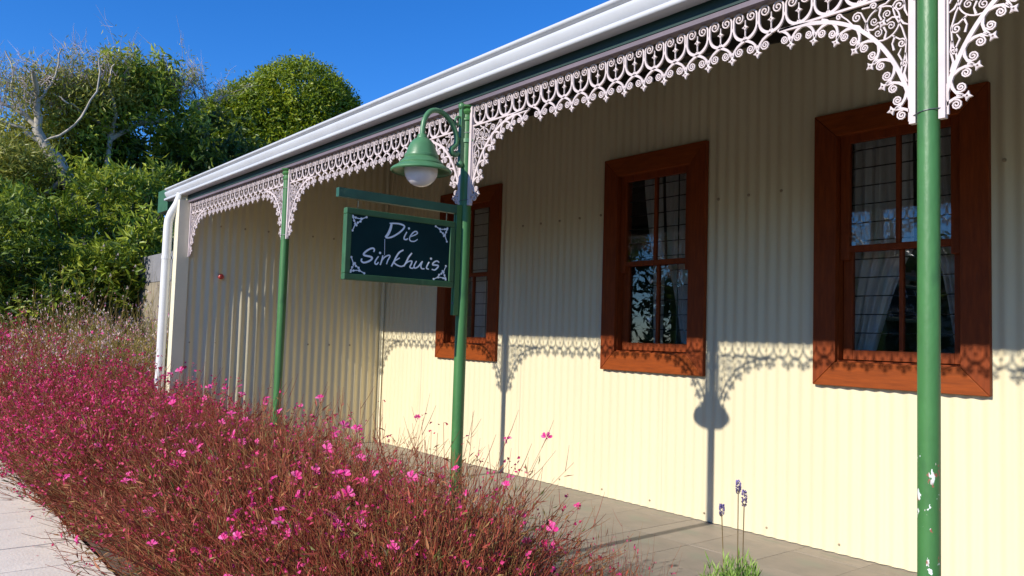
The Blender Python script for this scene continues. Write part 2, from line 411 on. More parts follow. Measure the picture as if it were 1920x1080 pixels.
# veranda ceiling with rafters and purlins, roof sheets above
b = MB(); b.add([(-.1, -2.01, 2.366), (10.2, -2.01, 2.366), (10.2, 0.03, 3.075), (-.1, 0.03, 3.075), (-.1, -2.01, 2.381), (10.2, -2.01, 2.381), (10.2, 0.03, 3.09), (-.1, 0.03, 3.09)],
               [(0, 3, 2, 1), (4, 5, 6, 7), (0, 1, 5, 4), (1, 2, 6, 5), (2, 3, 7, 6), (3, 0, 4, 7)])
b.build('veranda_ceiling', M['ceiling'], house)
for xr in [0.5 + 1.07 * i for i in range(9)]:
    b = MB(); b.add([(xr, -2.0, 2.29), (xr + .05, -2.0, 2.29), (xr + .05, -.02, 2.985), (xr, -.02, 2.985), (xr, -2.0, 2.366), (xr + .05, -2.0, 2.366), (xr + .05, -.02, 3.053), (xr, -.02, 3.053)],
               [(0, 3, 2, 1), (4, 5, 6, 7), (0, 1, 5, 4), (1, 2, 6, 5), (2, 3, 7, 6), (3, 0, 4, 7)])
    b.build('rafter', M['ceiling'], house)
b = MB(); n = round(10.5 / (PITCH / 4))
for i in range(n + 1):
    x = -.47 + i * PITCH / 4; c = .008 * math.cos(2 * PI * x / PITCH)
    b.v += [(x, -2.10, 2.448 + c), (x, 0.05, 3.175 + c), (x, 4.0, 4.45 + c)]
for i in range(n):
    a = i * 3; b.f += [(a, a + 3, a + 4, a + 1), (a + 1, a + 4, a + 5, a + 2)]
b.build('roof_sheet', M['roof'], house, smooth=True)
b = MB(); b.add([(-.3, 4.0, 4.47), (10.2, 4.0, 4.47), (10.2, 8.2, 3.0), (-.3, 8.2, 3.0)], [(0, 1, 2, 3)]); b.build('back_roof', M['roof'], house)
b = MB(); b.box((-.13, 6.0, GZ), (10.2, 6.1, 3.1)); b.box((10.0, 0.02, GZ), (10.12, 6.0, 3.1)); b.build('rear_wall', M['cream_trim'], house)
# the beam and batten the lace hangs from
b = MB(); b.box((-.02, -2.062, 2.287), (10.2, -2.012, 2.40)); b.build('veranda_beam', M['green_dark'], house)
b = MB(); b.box((-.02, -2.0585, 2.268), (10.2, -2.016, 2.2855)); b.build('batten', M['mauve'], house)
b = MB(); b.box((-.80, -2.10, 2.245), (-.475, -2.06, 2.455)); b.box((-.80, -2.06, 2.245), (-.765, -1.0, 2.46)); b.build('barge_board', M['green_sign'], house)
# the gutter: bead, groove, ogee, lip and bottom
# profile (y from the front face, z from the lip), bead on top
G = [(.062, .001), (.050, .0), (.012, .0), (.004, .002), (.0, .009), (.001, .019), (.008, .025), (.026, .0265), (.030, .033),
     (.020, .039), (.010, .052), (.004, .066), (.002, .076), (.006, .083), (.030, .0845), (.031, .098), (.010, .099), (.003, .103), (.0, .110),
     (.003, .117), (.010, .120), (.020, .118), (.026, .110), (.040, .095), (.046, .03), (.046, .006), (.056, .006), (.060, .112), (.067, .112)]
G = [(-2.131 + a, 2.329 + c) for a, c in G]
b = MB(); b.extrude_x(G, -.49, 10.2); smooth_angle(b.build('gutter', M['white'], house), 50)
b = MB(); b.extrude_x([G[0], G[2], G[4], G[8], G[12], G[15], G[18], G[20], (-2.069, 2.44)], -.496, -.491); b.build('gutter_end_cap', M['white'], house)
b = MB(); b.tube([(-.045, -2.105, 2.35), (-.05, -2.110, 2.315), (-.075, -2.125, 2.25), (-.105, -2.16, 2.17), (-.119, -2.178, 2.11), (-.122, -2.182, 2.04), (-.122, -2.182, 1.2), (-.122, -2.182, GZ + .03)], .039, 18)
dp = smooth_angle(b.build('downpipe', M['pipe'], house), 50)
for z in (1.75, .55):
    b = MB(); b.tube([(-.122, -2.182, z), (-.122, -2.182, z + .03)], .042, 18); b.box((-.18, -2.138, z + .003), (-.064, -2.1345, z + .027)); b.build('pipe_clip', M['pipe'], dp)
# roofing screws
b = MB(); b.lathe([(.010, 0), (.010, .003), (.0065, .0035), (.0065, .009), (.0005, .010)], n=8); sm_ = b.mesh('screw', M['screw'])
for x in (2.274, 2.503, 2.732, 2.96, 3.189, 4.257, 4.485, 4.714, 5.933, 6.16, 1.0 - .08, .7, .25):
    xx = round(x / PITCH) * PITCH
    o = link('screw', sm_, house, loc=(xx, -AMP - .0005, 2.080)); o.rotation_euler = (PI / 2, 0, 0)
for z, ys in ((2.083, (-1.53, -1.31, -.85, -.63, -.40, -1.76)), (1.008, (-2.0, -1.76, -1.53, -1.30, -.86, -.63, -.40))):
    for y in ys:
        o = link('screw', sm_, house, loc=(1.25 * AMP + .0015, round(y / PITCH) * PITCH, z)); o.rotation_euler = (0, PI / 2, 0)
for i, x in enumerate([.5 + .4572 * q for q in range(13)]):
    xx = round(x / PITCH) * PITCH
    o = link('screw', sm_, house, loc=(xx, -AMP - .0005, .055)); o.rotation_euler = (PI / 2, 0, 0); o.scale = (.7, .7, .7)

# windows
def make_window(x0):
    w = bpy.data.objects.new('window', None); C.objects.link(w); w.parent = house; w.location = (x0, 0, 0); w.empty_display_size = .1
    x1 = WW; cw = 0.135; yf, yb = -.036, -.004
    def prism(quad, y0, y1):      # quad in (x, z)
        b = MB(); b.add([(x, y0, z) for x, z in quad] + [(x, y1, z) for x, z in quad],
                        [(0, 1, 2, 3), (7, 6, 5, 4)] + [(k, (k + 4), (k + 1) % 4 + 4, (k + 1) % 4) for k in range(4)]); return b
    e = .0012
    O = [(0, WZ0), (x1, WZ0), (x1, WZ1), (0, WZ1)]; I = [(cw, WZ0 + cw), (x1 - cw, WZ0 + cw), (x1 - cw, WZ1 - cw), (cw, WZ1 - cw)]
    boards = [([O[0], O[1], I[1], I[0]], 'wood_h'), ([O[1], O[2], I[2], I[1]], 'wood'), ([O[2], O[3], I[3], I[2]], 'wood_h'), ([O[3], O[0], I[0], I[3]], 'wood')]
    for q, mm in boards:
        cx = sum(p[0] for p in q) / 4; cz = sum(p[1] for p in q) / 4
        q = [(p[0] + (cx - p[0]) * .002, p[1] + (cz - p[1]) * .0015) for p in q]
        o = prism(q, yf, yb).build('casing_board', M[mm], w)
        bv = o.modifiers.new('bevel', 'BEVEL'); bv.width = .003; bv.segments = 2
    # box frame lining the opening
    b = MB(); a0, a1, c0, c1 = cw - .004, x1 - cw + .004, WZ0 + cw - .004, WZ1 - cw + .004
    b.box((a0 - .02, -.003, c0 - .02), (a0 + .006, .125, c1 + .02)); b.box((a1 - .006, -.003, c0 - .02), (a1 + .02, .125, c1 + .02))
    b.box((a0 + .0065, -.003, c1 - .006), (a1 - .0065, .125, c1 + .02)); b.box((a0 + .0065, -.012, c0 - .02), (a1 - .0065, .125, c0 + .012))
    b.build('window_frame', M['wood'], w)
    sx0, sx1 = cw + .006, x1 - cw - .006
    zm = 1.712
    def sash(name, z0, z1, y0, y1, bot, top, horn=0):
        st = .052
        b = MB()
        b.box((sx0, y0, z0 - horn), (sx0 + st, y1, z1)); b.box((sx1 - st, y0, z0 - horn), (sx1, y1, z1))
        b.box((sx0 + st + .0005, y0 + .001, z0), (sx1 - st - .0005, y1 - .001, z0 + bot)); b.box((sx0 + st + .0005, y0 + .001, z1 - top), (sx1 - st - .0005, y1 - .001, z1))
        xm = (sx0 + sx1) / 2
        b.box((xm - .011, y0 + .003, z0 + bot + .0005), (xm + .011, y1 - .003, z1 - top - .0005))
        o = b.build(name, M['wood'], w)
        bv = o.modifiers.new('bevel', 'BEVEL'); bv.width = .0025; bv.segments = 2
        for g0, g1 in ((sx0 + st - .003, xm - .009), (xm + .009, sx1 - st + .003)):
            b = MB(); ym = (y0 + y1) / 2; b.box((g0, ym - .0015, z0 + bot - .003), (g1, ym + .0015, z1 - top + .003)); b.build('glass_pane', M['glass'], w)
    sash('upper_sash', zm - .03, WZ1 - cw + .0, .004, .038, .034, .045, horn=.045)
    sash('lower_sash', WZ0 + cw + .013, zm + .002, .044, .078, .055, .030)
    # burglar bars behind the glass
    for i in range(12):
        z = WZ0 + cw + .06 + i * .1045
        b = MB(); b.tube([(sx0 - .0, .10, z), (sx1, .10, z)], .0038, 6); b.build('burglar_bar', M['bar'], w)
    for xx in (sx0 + .70 * (sx1 - sx0),):
        b = MB(); b.tube([(xx, .108, WZ0 + cw), (xx, .108, WZ1 - cw)], .005, 6); b.build('burglar_bar', M['bar'], w)
    return w
for x in WINS: make_window(x)

# dim room behind the windows
b = MB(); x0, x1, y0, y1, z0, z1 = .1, 9.9, .14, 3.2, .0, 3.0
b.add([(x0, y0, z0), (x1, y0, z0), (x1, y1, z0), (x0, y1, z0), (x0, y0, z1), (x1, y0, z1), (x1, y1, z1), (x0, y1, z1)],
      [(0, 1, 2, 3), (7, 6, 5, 4), (1, 5, 6, 2), (2, 6, 7, 3), (3, 7, 4, 0)])
b.build('room_lining', M['dark_room'], house)
b = MB()
edges = [.1] + [e for h in holes for e in (h[0] - .03, h[1] + .03)] + [9.9]
for i in range(0, len(edges), 2):
    b.add([(edges[i], .14, 0), (edges[i + 1], .14, 0), (edges[i + 1], .14, 3), (edges[i], .14, 3)], [(0, 1, 2, 3)])
for h0, h1 in holes:
    for za, zb in ((0, WZ0 + .05), (WZ1 - .05, 3)):
        b.add([(h0 - .03, .14, za), (h1 + .03, .14, za), (h1 + .03, .14, zb), (h0 - .03, .14, zb)], [(0, 1, 2, 3)])
b.build('inner_wall', M['dark_room'], house)

# curtains, swept to the sides
def curtain(x0, label, top, mid, low, seed, w_top, w_tie):
    # top / mid / low: left and right edge at z 2.36, 1.75, 1.1 (relative to the window)
    rg = random.Random(seed); b = MB(); n, m = 60, 22
    for j in range(m + 1):
        t = j / m; z = 2.38 - t * 1.36
        if t < .5: s_ = t / .5; a = top[0] + (mid[0] - top[0]) * s_ ** 1.4; c = top[1] + (mid[1] - top[1]) * s_ ** 1.4
        else: s_ = (t - .5) / .5; a = mid[0] + (low[0] - mid[0]) * s_ ** .8; c = mid[1] + (low[1] - mid[1]) * s_ ** .8
        for i in range(n + 1):
            u = i / n
            y = .205 + .022 * math.sin(u * 2 * PI * 5.5 + seed + 1.2 * math.sin(t * 3)) + .010 * math.sin(u * 2 * PI * 13 + seed * 2 + t * 2)
            b.v.append((x0 + a + (c - a) * u, y, z - .05 * math.sin(u * PI) * t))
    for j in range(m):
        for i in range(n):
            a = j * (n + 1) + i; b.f.append((a, a + n + 1, a + n + 2, a + 1))
    o = b.build('curtain', M['curtain'], smooth=True); o['label'] = label; o['category'] = 'curtain'; o['group'] = 'sheer curtains behind the sash windows'
curtain(WINS[2], 'white sheer curtain swept to the left inside the window behind the chipped post', (.10, .46), (.10, .47), (.05, .22), 1, 0, 0)
curtain(WINS[2], 'white sheer curtain swept to the right inside the window behind the chipped post', (.46, .80), (.58, .80), (.70, .80), 2, 0, 0)
curtain(WINS[1], 'narrow white sheer curtain at the centre of the window with two hanging hearts', (.20, .36), (.30, .37), (.33, .37), 3, 0, 0)
curtain(WINS[1], 'white sheer curtain swept to the right inside the window with two hanging hearts', (.41, .66), (.43, .66), (.60, .68), 5, 0, 0)
curtain(WINS[0], 'white sheer curtain hanging inside the window beside the hanging sign', (.20, .62), (.24, .60), (.30, .52), 4, 0, 0)

# two little hearts hung inside the middle window
for x, z, lab in ((3.625, 1.575, 'upper small white heart hanging inside the middle window'), (3.62, 1.30, 'lower small white heart hanging inside the middle window')):
    t = thing('hanging_heart', lab, 'ornament', (x, .088, z), 'white hearts in the window')
    pts = []
    for k in range(24):
        a = 2 * PI * k / 24
        pts.append((.0013 * 16 * math.sin(a) ** 3, .0013 * (13 * math.cos(a) - 5 * math.cos(2 * a) - 2 * math.cos(3 * a) - math.cos(4 * a))))
    b = MB(); vs = [(px, -.004, pz) for px, pz in pts] + [(px * .8, -.008, pz * .8) for px, pz in pts] + [(px, .004, pz) for px, pz in pts]
    n = 24
    b.add(vs, [tuple(n + k for k in range(n))] + [(k, (k + 1) % n, n + (k + 1) % n, n + k) for k in range(n)] + [(2 * n + k, 2 * n + (k + 1) % n, (k + 1) % n, k) for k in range(n)] + [tuple(2 * n + k for k in reversed(range(n)))])
    b.build('heart', M['heart'], t)
    b = MB(); b.tube([(0, 0, .012), (0, 0, .24)], .001, 4); b.build('string', M['steel'], t)

# a small red knob on the side wall
b = MB(); b.lathe([(.004, .03), (.018, .028), (.026, .018), (.024, .006), (.012, 0), (.012, -.012)], n=14)
o = smooth_angle(b.build('wall_knob', M['red'])); o.location = (.016, -1.735, 1.617); o.rotation_euler = (0, PI / 2, 0)
o['label'] = 'small round red knob fixed to the corrugated side wall'; o['category'] = 'knob'

# ------------------------------------------------------------------ posts
def post(x, label, m, seed):
    t = thing('veranda_post', label, 'post', (x, W, 0), 'green veranda posts')
    r = .0285
    b = MB(); n = 14; pts = []
    for i in range(n):
        z = GZ * 0 + .002 + (2.265 - .002) * i / (n - 1); pts.append((0, 0, z))
    b.tube(pts, r, 28); smooth_angle(b.build('shaft', m, t), 50)
    b = MB(); b.lathe([(r, 2.19), (.034, 2.195), (.034, 2.203), (r + .001, 2.208), (r + .001, 2.222), (.036, 2.228), (.04, 2.238), (.036, 2.248), (r + .002, 2.252), (.044, 2.259), (.046, 2.267), (.001, 2.2675)], n=28)
    smooth_angle(b.build('capital', M['green'], t), 40)
    b = MB(); b.lathe([(.001, .0205), (.05, .02), (.055, .012), (.055, .001)], n=24); b.build('foot_plate', M['green'], t)
    for z in (1.80, 2.13):
        b = MB(); pts = []
        for k in range(17):
            a = 2 * PI * k / 16; rr = r + .0018; xx = rr * math.cos(a); 
            ex = 1.0 + .45 * abs(math.cos(a)) ** 6
            pts.append((xx * ex, rr * math.sin(a), z + .004 * math.cos(a)))
        b.tube(pts, .0014, 6); b.build('wire_tie', M['steel'], t)
    return t
post(XP[0], 'plain green veranda post standing closest to the corrugated side wall', M['green'], 1)
post(XP[1], 'green veranda post carrying the lamp and the hanging sign', M['green'], 2)
post(XP[2], 'large green veranda post with chipped paint in front of the curtained window', M['green_chip'], 3)

# ------------------------------------------------------------------ cast iron lace
def spiral(cx, cz, r, a0, turns, sgn, n=14, r1=.18):
    return [(cx + (r * (1 - t) + r * r1 * t) * math.cos(a0 + sgn * 2 * PI * turns * t), cz + (r * (1 - t) + r * r1 * t) * math.sin(a0 + sgn * 2 * PI * turns * t)) for t in [i / (n - 1) for i in range(n)]]
def star(b, cx, cz, r, t, rot=0.0):
    pts = []
    for k in range(8):
        a = rot + PI / 2 + k * PI / 4; q = r if k % 2 == 0 else r * .46
        pts.append((cx + q * math.cos(a), cz + q * math.sin(a)))
    inn = [(cx + r * .2 * math.cos(rot + PI / 2 + k * PI / 4), cz + r * .2 * math.sin(rot + PI / 2 + k * PI / 4)) for k in range(8)]
    vs = [(p[0], -t / 2, p[1]) for p in pts] + [(p[0], -t / 2 - .002, p[1]) for p in inn] + [(p[0], t / 2, p[1]) for p in pts] + [(p[0], t / 2, p[1]) for p in inn]
    fs = []
    for k in range(8):
        j = (k + 1) % 8
        fs += [(k, j, 8 + j, 8 + k), (16 + j, 16 + k, 24 + k, 24 + j), (j, k, 16 + k, 16 + j), (8 + k, 8 + j, 24 + j, 24 + k)]
    b.add(vs, fs)
TH = .007
def lyre_mesh(p):
    b = MB(); R = .0455 * p / .1; ZC = 2.213; q_ = p / .1
    for s in (-1, 1):
        pts = [(s * R * math.sin(a), ZC - R * math.cos(a)) for a in [i * 1.62 / 9 for i in range(10)]]
        sp = spiral(s * .0245 * q_, ZC + .031, .0213 * q_, 0 if s > 0 else PI, 1.75, s, 22, .14)
        n_ = len(pts) + len(sp)
        b.ribbon(pts + sp, [.0105] * 5 + [.0095, .0085, .0075, .0068, .0062] + [max(.0040, .0062 - .0004 * k) for k in range(len(sp))], TH, 0)
    star(b, 0, ZC - .003, .0125, TH)
    b.ribbon([(0, ZC - R + .003), (0, ZC - .012)], .0035, TH * .7)
    b.ribbon([(0, ZC + .006), (0, ZC + .022)], .003, TH * .7)
    b.ribbon([(-.006, ZC - R + .006), (0, ZC - R + .012), (.006, ZC - R + .006)], .004, TH * .7)
    b.ribbon([(-p / 2 - .002, ZC), (-p / 2 + .002, ZC)], .012, TH)
    return b
def pendant(b, T_, p, star_r=.0165):
    # arms leave the point (0,0), meet at the stem under (p/2); T_ maps local (x,z) to the lace plane. One whole pendant centred on x=0
    def rb(pts, w, t): b.ribbon([T_(x, z) for x, z in pts], w, t)
    h = p / 2
    for s in (-1, 1):
        rb([(s * h, .002), (s * h * .72, -.004), (s * h * .42, -.013), (s * h * .16, -.026), (s * .002, -.045)], [.0105, .0095, .0085, .007, .0055], TH)
        # scroll curling under the arm
        cx, cz, r = s * h * .56, -.033, .0165 * p / .1
        sp = spiral(cx, cz, r, PI / 2 + s * 1.1, 1.9, s, 18, .12)
        rb([(s * h * .14, -.026)] + sp, .0042, TH * .8)
    star_c = T_(0, -.056); q = T_(0, -.066)
    ang = math.atan2(q[1] - star_c[1], q[0] - star_c[0]) + PI / 2
    star(b, star_c[0], star_c[1], star_r * p / .1, TH, ang)
    rb([(0, -.028), (0, -.05)], .0055, TH)

ARM = [(.036, 1.795), (.052, 1.86), (.078, 1.93), (.115, 1.998), (.16, 2.055), (.215, 2.102), (.28, 2.135), (.35, 2.153), (.41, 2.159), (.465, 2.161)]
def arm_pts(n=32):
    # Catmull-Rom through ARM
    P = [ARM[0]] + ARM + [ARM[-1]]; out = []
    for i in range(1, len(P) - 2):
        for k in range(4):
            t = k / 4; p0, p1, p2, p3 = P[i - 1], P[i], P[i + 1], P[i + 2]
            out.append(tuple(.5 * (2 * p1[d] + (p2[d] - p0[d]) * t + (2 * p0[d] - 5 * p1[d] + 4 * p2[d] - p3[d]) * t * t + (3 * p1[d] - p0[d] - 3 * p2[d] + p3[d]) * t ** 3) for d in (0, 1)))
    return out + [ARM[-1]]
def bracket_mesh():        # stands to the +x side of a post at x = 0
    b = MB(); arm = arm_pts()
    b.ribbon(arm, .0125, TH * 1.2)
    b.box((.0305, -.012, 1.775), (.048, .006, 2.262))
    b.box((.049, -TH / 2, 1.785), (.054, TH / 2, 2.16))
    b.ribbon([(.048, 2.163), (.2, 2.1635), (.47, 2.1625)], .0075, TH * 1.2)
    # pendants along the arm
    L = [0]
    for i in range(1, len(arm)): L.append(L[-1] + math.hypot(arm[i][0] - arm[i - 1][0], arm[i][1] - arm[i - 1][1]))
    tot = L[-1]; n = 7; sp_ = tot / n
    def at_len(s):
        s = max(0, min(tot, s))
        for i in range(1, len(arm)):
            if L[i] >= s:
                t = (s - L[i - 1]) / (L[i] - L[i - 1] + 1e-9); p = (arm[i - 1][0] + (arm[i][0] - arm[i - 1][0]) * t, arm[i - 1][1] + (arm[i][1] - arm[i - 1][1]) * t)
                d = (arm[i][0] - arm[i - 1][0], arm[i][1] - arm[i - 1][1]); q = math.hypot(*d); return p, (d[0] / q, d[1] / q)
    for k in range(n):
        s0 = (k + .5) * sp_
        def T_(x, z, s0=s0):
            p, d = at_len(s0 + x); nrm = (d[1], -d[0])      # outwards, to the open side of the arch
            return (p[0] - nrm[0] * z, p[1] - nrm[1] * z)
        pendant(b, T_, sp_ * .98)
    # scrollwork filling the spandrel
    cx, cz, R = .128, 2.088, .050
    circ = [(cx + R * math.cos(a), cz + R * math.sin(a)) for a in [2 * PI * i / 28 for i in range(28)]]
    b.ribbon(circ, .0042, TH * .8, closed=True)
    star(b, cx, cz, .015, TH, .5)
    for k in range(4):
        a = .5 + k * PI / 2
        b.ribbon(spiral(cx + .028 * math.cos(a), cz + .028 * math.sin(a), .013, a + PI, 1.5, 1, 14, .15), .0032, TH * .7)
        b.ribbon([(cx + .012 * math.cos(a + .8), cz + .012 * math.sin(a + .8)), (cx + .03 * math.cos(a + .7), cz + .03 * math.sin(a + .7)), (cx + .047 * math.cos(a + .95), cz + .047 * math.sin(a + .95))], [.006, .004, .007], TH * .7)
    def scr(x, z, r, a0, turns, sgn, tail):
        b.ribbon(tail + spiral(x, z, r, a0, turns, sgn, 16, .12), .0042, TH * .8)
    scr(.080, 2.128, .020, -.6, 1.8, 1, [(.060, 2.02), (.072, 2.06), (.090, 2.095)])
    scr(.073, 2.015, .014, 1.2, 1.6, 1, [(.10, 2.045)])
    scr(.066, 1.955, .010, 1.6, 1.5, -1, [(.060, 2.02), (.062, 1.985)])
    scr(.205, 2.128, .017, PI, 1.7, -1, [(.165, 2.06), (.175, 2.10)])
    scr(.262, 2.146, .010, PI, 1.4, -1, [(.215, 2.105), (.235, 2.13)])
    scr(.155, 2.148, .011, 0, 1.5, 1, [(.19, 2.15)])
    for pts, w in [([(.057, 1.90), (.066, 1.925), (.058, 1.955), (.062, 1.985)], [.003, .007, .004, .006]),
                   ([(.075, 1.93), (.070, 1.96), (.082, 1.985), (.074, 2.0)], [.006, .004, .005, .003]),
                   ([(.058, 2.15), (.066, 2.138), (.064, 2.11), (.056, 2.09)], [.006, .004, .006, .003]),
                   ([(.105, 2.155), (.118, 2.145), (.135, 2.142), (.15, 2.13)], [.005, .004, .006, .003]),
                   ([(.185, 2.08), (.198, 2.10), (.225, 2.112), (.235, 2.108)], [.003, .005, .004, .008]),
                   ([(.17, 2.065), (.18, 2.085), (.176, 2.105)], [.006, .004, .006]),
                   ([(.29, 2.138), (.30, 2.150), (.318, 2.156)], [.005, .004, .007]),
                   ([(.095, 2.0), (.10, 2.02), (.092, 2.04)], [.006, .004, .006]),
                   ([(.055, 2.065), (.068, 2.072), (.078, 2.088)], [.003, .006, .004])]:
        b.ribbon(pts, w, TH * .8)
    return b
brk = bracket_mesh().mesh('bracket', M['lace'])
bm_ = bracket_mesh(); bm_.v = [(-x, y, z) for x, y, z in bm_.v]; bm_.f = [tuple(reversed(f)) for f in bm_.f]
brk_m = bm_.mesh('bracket', M['lace'])
bays = [(.026 - .0305, XP[0], 'white iron lace valance between the side wall and the plain green post'),
        (XP[0], XP[1], 'white iron lace valance between the plain green post and the lamp post'),
        (XP[1], XP[2], 'white iron lace valance between the lamp post and the chipped post'),
        (XP[2], 8.62, 'white iron lace valance past the chipped post at the picture edge')]
lyres = {}
for x0, x1, lab in bays:
    t = thing('lace_valance', lab, 'lace valance', ((x0 + x1) / 2, W, 2.27), 'cast iron lace along the veranda')
    ox, oz = (x0 + x1) / 2, 2.27
    a, c = x0 + .049, x1 - .049
    n = 21 if x1 - x0 < 2.17 else 21
    p = (c - a) / n; key = round(p, 5)
    if key not in lyres:
        lb = lyre_mesh(p); pb = MB(); pendant(pb, lambda x, z: (x, 2.163 + z), p)
        lyres[key] = (lb.mesh('lace_motif', M['lace']), pb.mesh('lace_pendant', M['lace']))
    ml, mp_ = lyres[key]
    for i in range(n):
        link('lace_motif', ml, t, loc=(a + p * (i + .5) - ox, 0, -oz))
    for i in range(1, n):
        xx = a + p * i
        if xx - x0 > .47 and x1 - xx > .47:
            link('lace_pendant', mp_, t, loc=(xx - ox, 0, -oz))
    link('bracket', brk, t, loc=(x0 - ox, 0, -oz)); link('bracket', brk_m, t, loc=(x1 - ox, 0, -oz))

# ------------------------------------------------------------------ lamp on the middle post
XL = XP[1]
lamp = thing('gooseneck_lamp', 'green gooseneck lamp with bell shade and opal globe on the post above the sign', 'lamp', (XL, W, 2.08))
def L(y, z): return (0, y - W, z - 2.08)
b = MB(); b.box((-.012, -.047, 1.985 - 2.08), (.012, -.0275, 2.255 - 2.08)); b.ball((0, -.040, 2.262 - 2.08), .018, 14, 8); b.ball((0, -.040, 1.976 - 2.08), .018, 14, 8)
smooth_angle(b.build('back_plate', M['green_lamp'], lamp), 40)
arm = [L(-2.085, 2.03), L(-2.098, 2.018), L(-2.118, 2.022), L(-2.123, 2.042), L(-2.108, 2.056), L(-2.096, 2.075), L(-2.10, 2.12), L(-2.125, 2.165), L(-2.165, 2.2), L(-2.21, 2.212), L(-2.25, 2.2), L(-2.277, 2.165), L(-2.288, 2.12), L(-2.29, 2.055)]
def crom(P, k=5):
    P = [Vector(p) for p in P]; P = [P[0]] + P + [P[-1]]; out = []
    for i in range(1, len(P) - 2):
        for q in range(k):
            t = q / k; p0, p1, p2, p3 = P[i - 1:i + 3]
            out.append(.5 * (2 * p1 + (p2 - p0) * t + (2 * p0 - 5 * p1 + 4 * p2 - p3) * t * t + (3 * p1 - p0 - 3 * p2 + p3) * t ** 3))
    return out + [P[-1]]
b = MB(); b.tube(crom(arm), .0125, 14); smooth_angle(b.build('gooseneck_arm', M['green_lamp'], lamp), 50)
b = MB(); ring = [L(-2.085 + .022 * math.cos(a), 2.185 + .022 * math.sin(a)) for a in [2 * PI * i / 16 for i in range(17)]]
b.tube(ring, .0055, 8); b.tube([L(-2.10, 2.17), L(-2.115, 2.15)], .006, 8); smooth_angle(b.build('scroll_ring', M['green_lamp'], lamp), 50)
b = MB(); b.tube([L(-2.075, 2.10), L(-2.105, 2.10)], .008, 8); b.build('arm_stay', M['green_lamp'], lamp)
b = MB(); b.lathe([(.0305, .075), (.034, .073), (.034, .055), (.0305, .053)], (0, 0, 2.03 - 2.08), 24); b.tube([(.03, 0, 2.092 - 2.08), (.052, 0, 2.092 - 2.08)], .007, 8); b.tube([(0, -.05, 2.09 - 2.08), (0, -.025, 2.09 - 2.08)], .012, 10)
smooth_angle(b.build('clamp', M['green_lamp'], lamp), 40)
sh = [(.012, 2.085), (.020, 2.082), (.024, 2.072), (.026, 2.064), (.040, 2.056), (.054, 2.040), (.064, 2.018), (.071, 1.996), (.074, 1.985), (.079, 1.983), (.081, 1.975), (.079, 1.968),
      (.088, 1.958), (.097, 1.950), (.104, 1.944), (.106, 1.940), (.105, 1.936), (.120, 1.928), (.134, 1.920), (.141, 1.913), (.143, 1.907), (.141, 1.904)]
sh_in = [(max(.005, r - .0035), z - .003) for r, z in reversed(sh)]
b = MB(); b.lathe([(r, z - 2.08) for r, z in sh + sh_in], (0, -2.29 - W, 0), 48); smooth_angle(b.build('bell_shade', M['green_lamp'], lamp), 40)
b = MB(); cz = 1.912 - 2.08
b.lathe([(max(1e-4, .079 * math.sin(PI * i / 20)), -.079 * math.cos(PI * i / 20)) for i in range(21)], (0, -2.29 - W, cz), 40)
b.build('globe', M['globe'], lamp, smooth=True)

# ------------------------------------------------------------------ the hanging sign
SX = XL + .004
sb = thing('sign_bracket', 'dark green sign bracket bar reaching out from the lamp post over the sign', 'bracket', (SX, W, 1.5))
b = MB(); b.box((-.014, -2.712 - W, 1.731 - 1.5), (.014, -.060, 1.771 - 1.5)); o = b.build('arm_bar', M['green_dark'].copy(), sb)
o.data.materials[0] = M['green_sign_bar'] = mat('green_bracket_paint', (0.022, 0.09, 0.055), 0.5, 0.2, 12, dirt=((0.12, 0.2, 0.10), 0.70, 18))
b = MB(); b.box((-.0125, -.0585, 1.243 - 1.5), (-.003, -.031, 1.775 - 1.5)); b.box((.003, -.0585, 1.243 - 1.5), (.0125, -.031, 1.775 - 1.5)); b.box((-.003, -.045, 1.244 - 1.5), (.003, -.0312, 1.774 - 1.5))
b.build('upright_channel', M['green'], sb)
for z in (1.30, 1.45, 1.62):
    b = MB(); b.tube([(0, -.0595, z - 1.5), (0, -.05, z - 1.5)], .006, 8); b.build('bolt', M['steel'], sb)
sign = thing('hanging_sign', 'dark green hanging sign reading Die Sinkhuis in white brush lettering', 'sign', (SX, -2.385, 1.69))
def sz(y, z): return (y + 2.385, z - 1.69)
y0, y1, z0, z1 = -2.672, -2.098, 1.374, 1.689
b = MB(); b.box((-.010, y0 + .025 + 2.385, z0 + .022 - 1.69), (.0105, y1 - .025 + 2.385, z1 - .022 - 1.69)); b.build('board', M['sign_face'], sign)
fw = .027
for (ya, za, yb_, zb) in ((y0, z0, y1, z0 + fw), (y0, z1 - fw, y1, z1), (y0, z0 + fw + .0005, y0 + fw, z1 - fw - .0005), (y1 - fw, z0 + fw + .0005, y1, z1 - fw - .0005)):
    b = MB(); b.box((-.017, ya + 2.385, za - 1.69), (.017, yb_ + 2.385, zb - 1.69)); o = b.build('frame_rail', M['green_sign'], sign)
    bv = o.modifiers.new('bevel', 'BEVEL'); bv.width = .003; bv.segments = 2
for y in (-2.612, -2.142):
    b = MB(); b.tube([(0, y + 2.385, 1.731 - 1.69), (.004, y + 2.385, 1.722 - 1.69), (.004, y + 2.385, 1.700 - 1.69), (0, y + 2.385, 1.689 - 1.69)], .0026, 6); b.build('hook', M['brass'], sign)
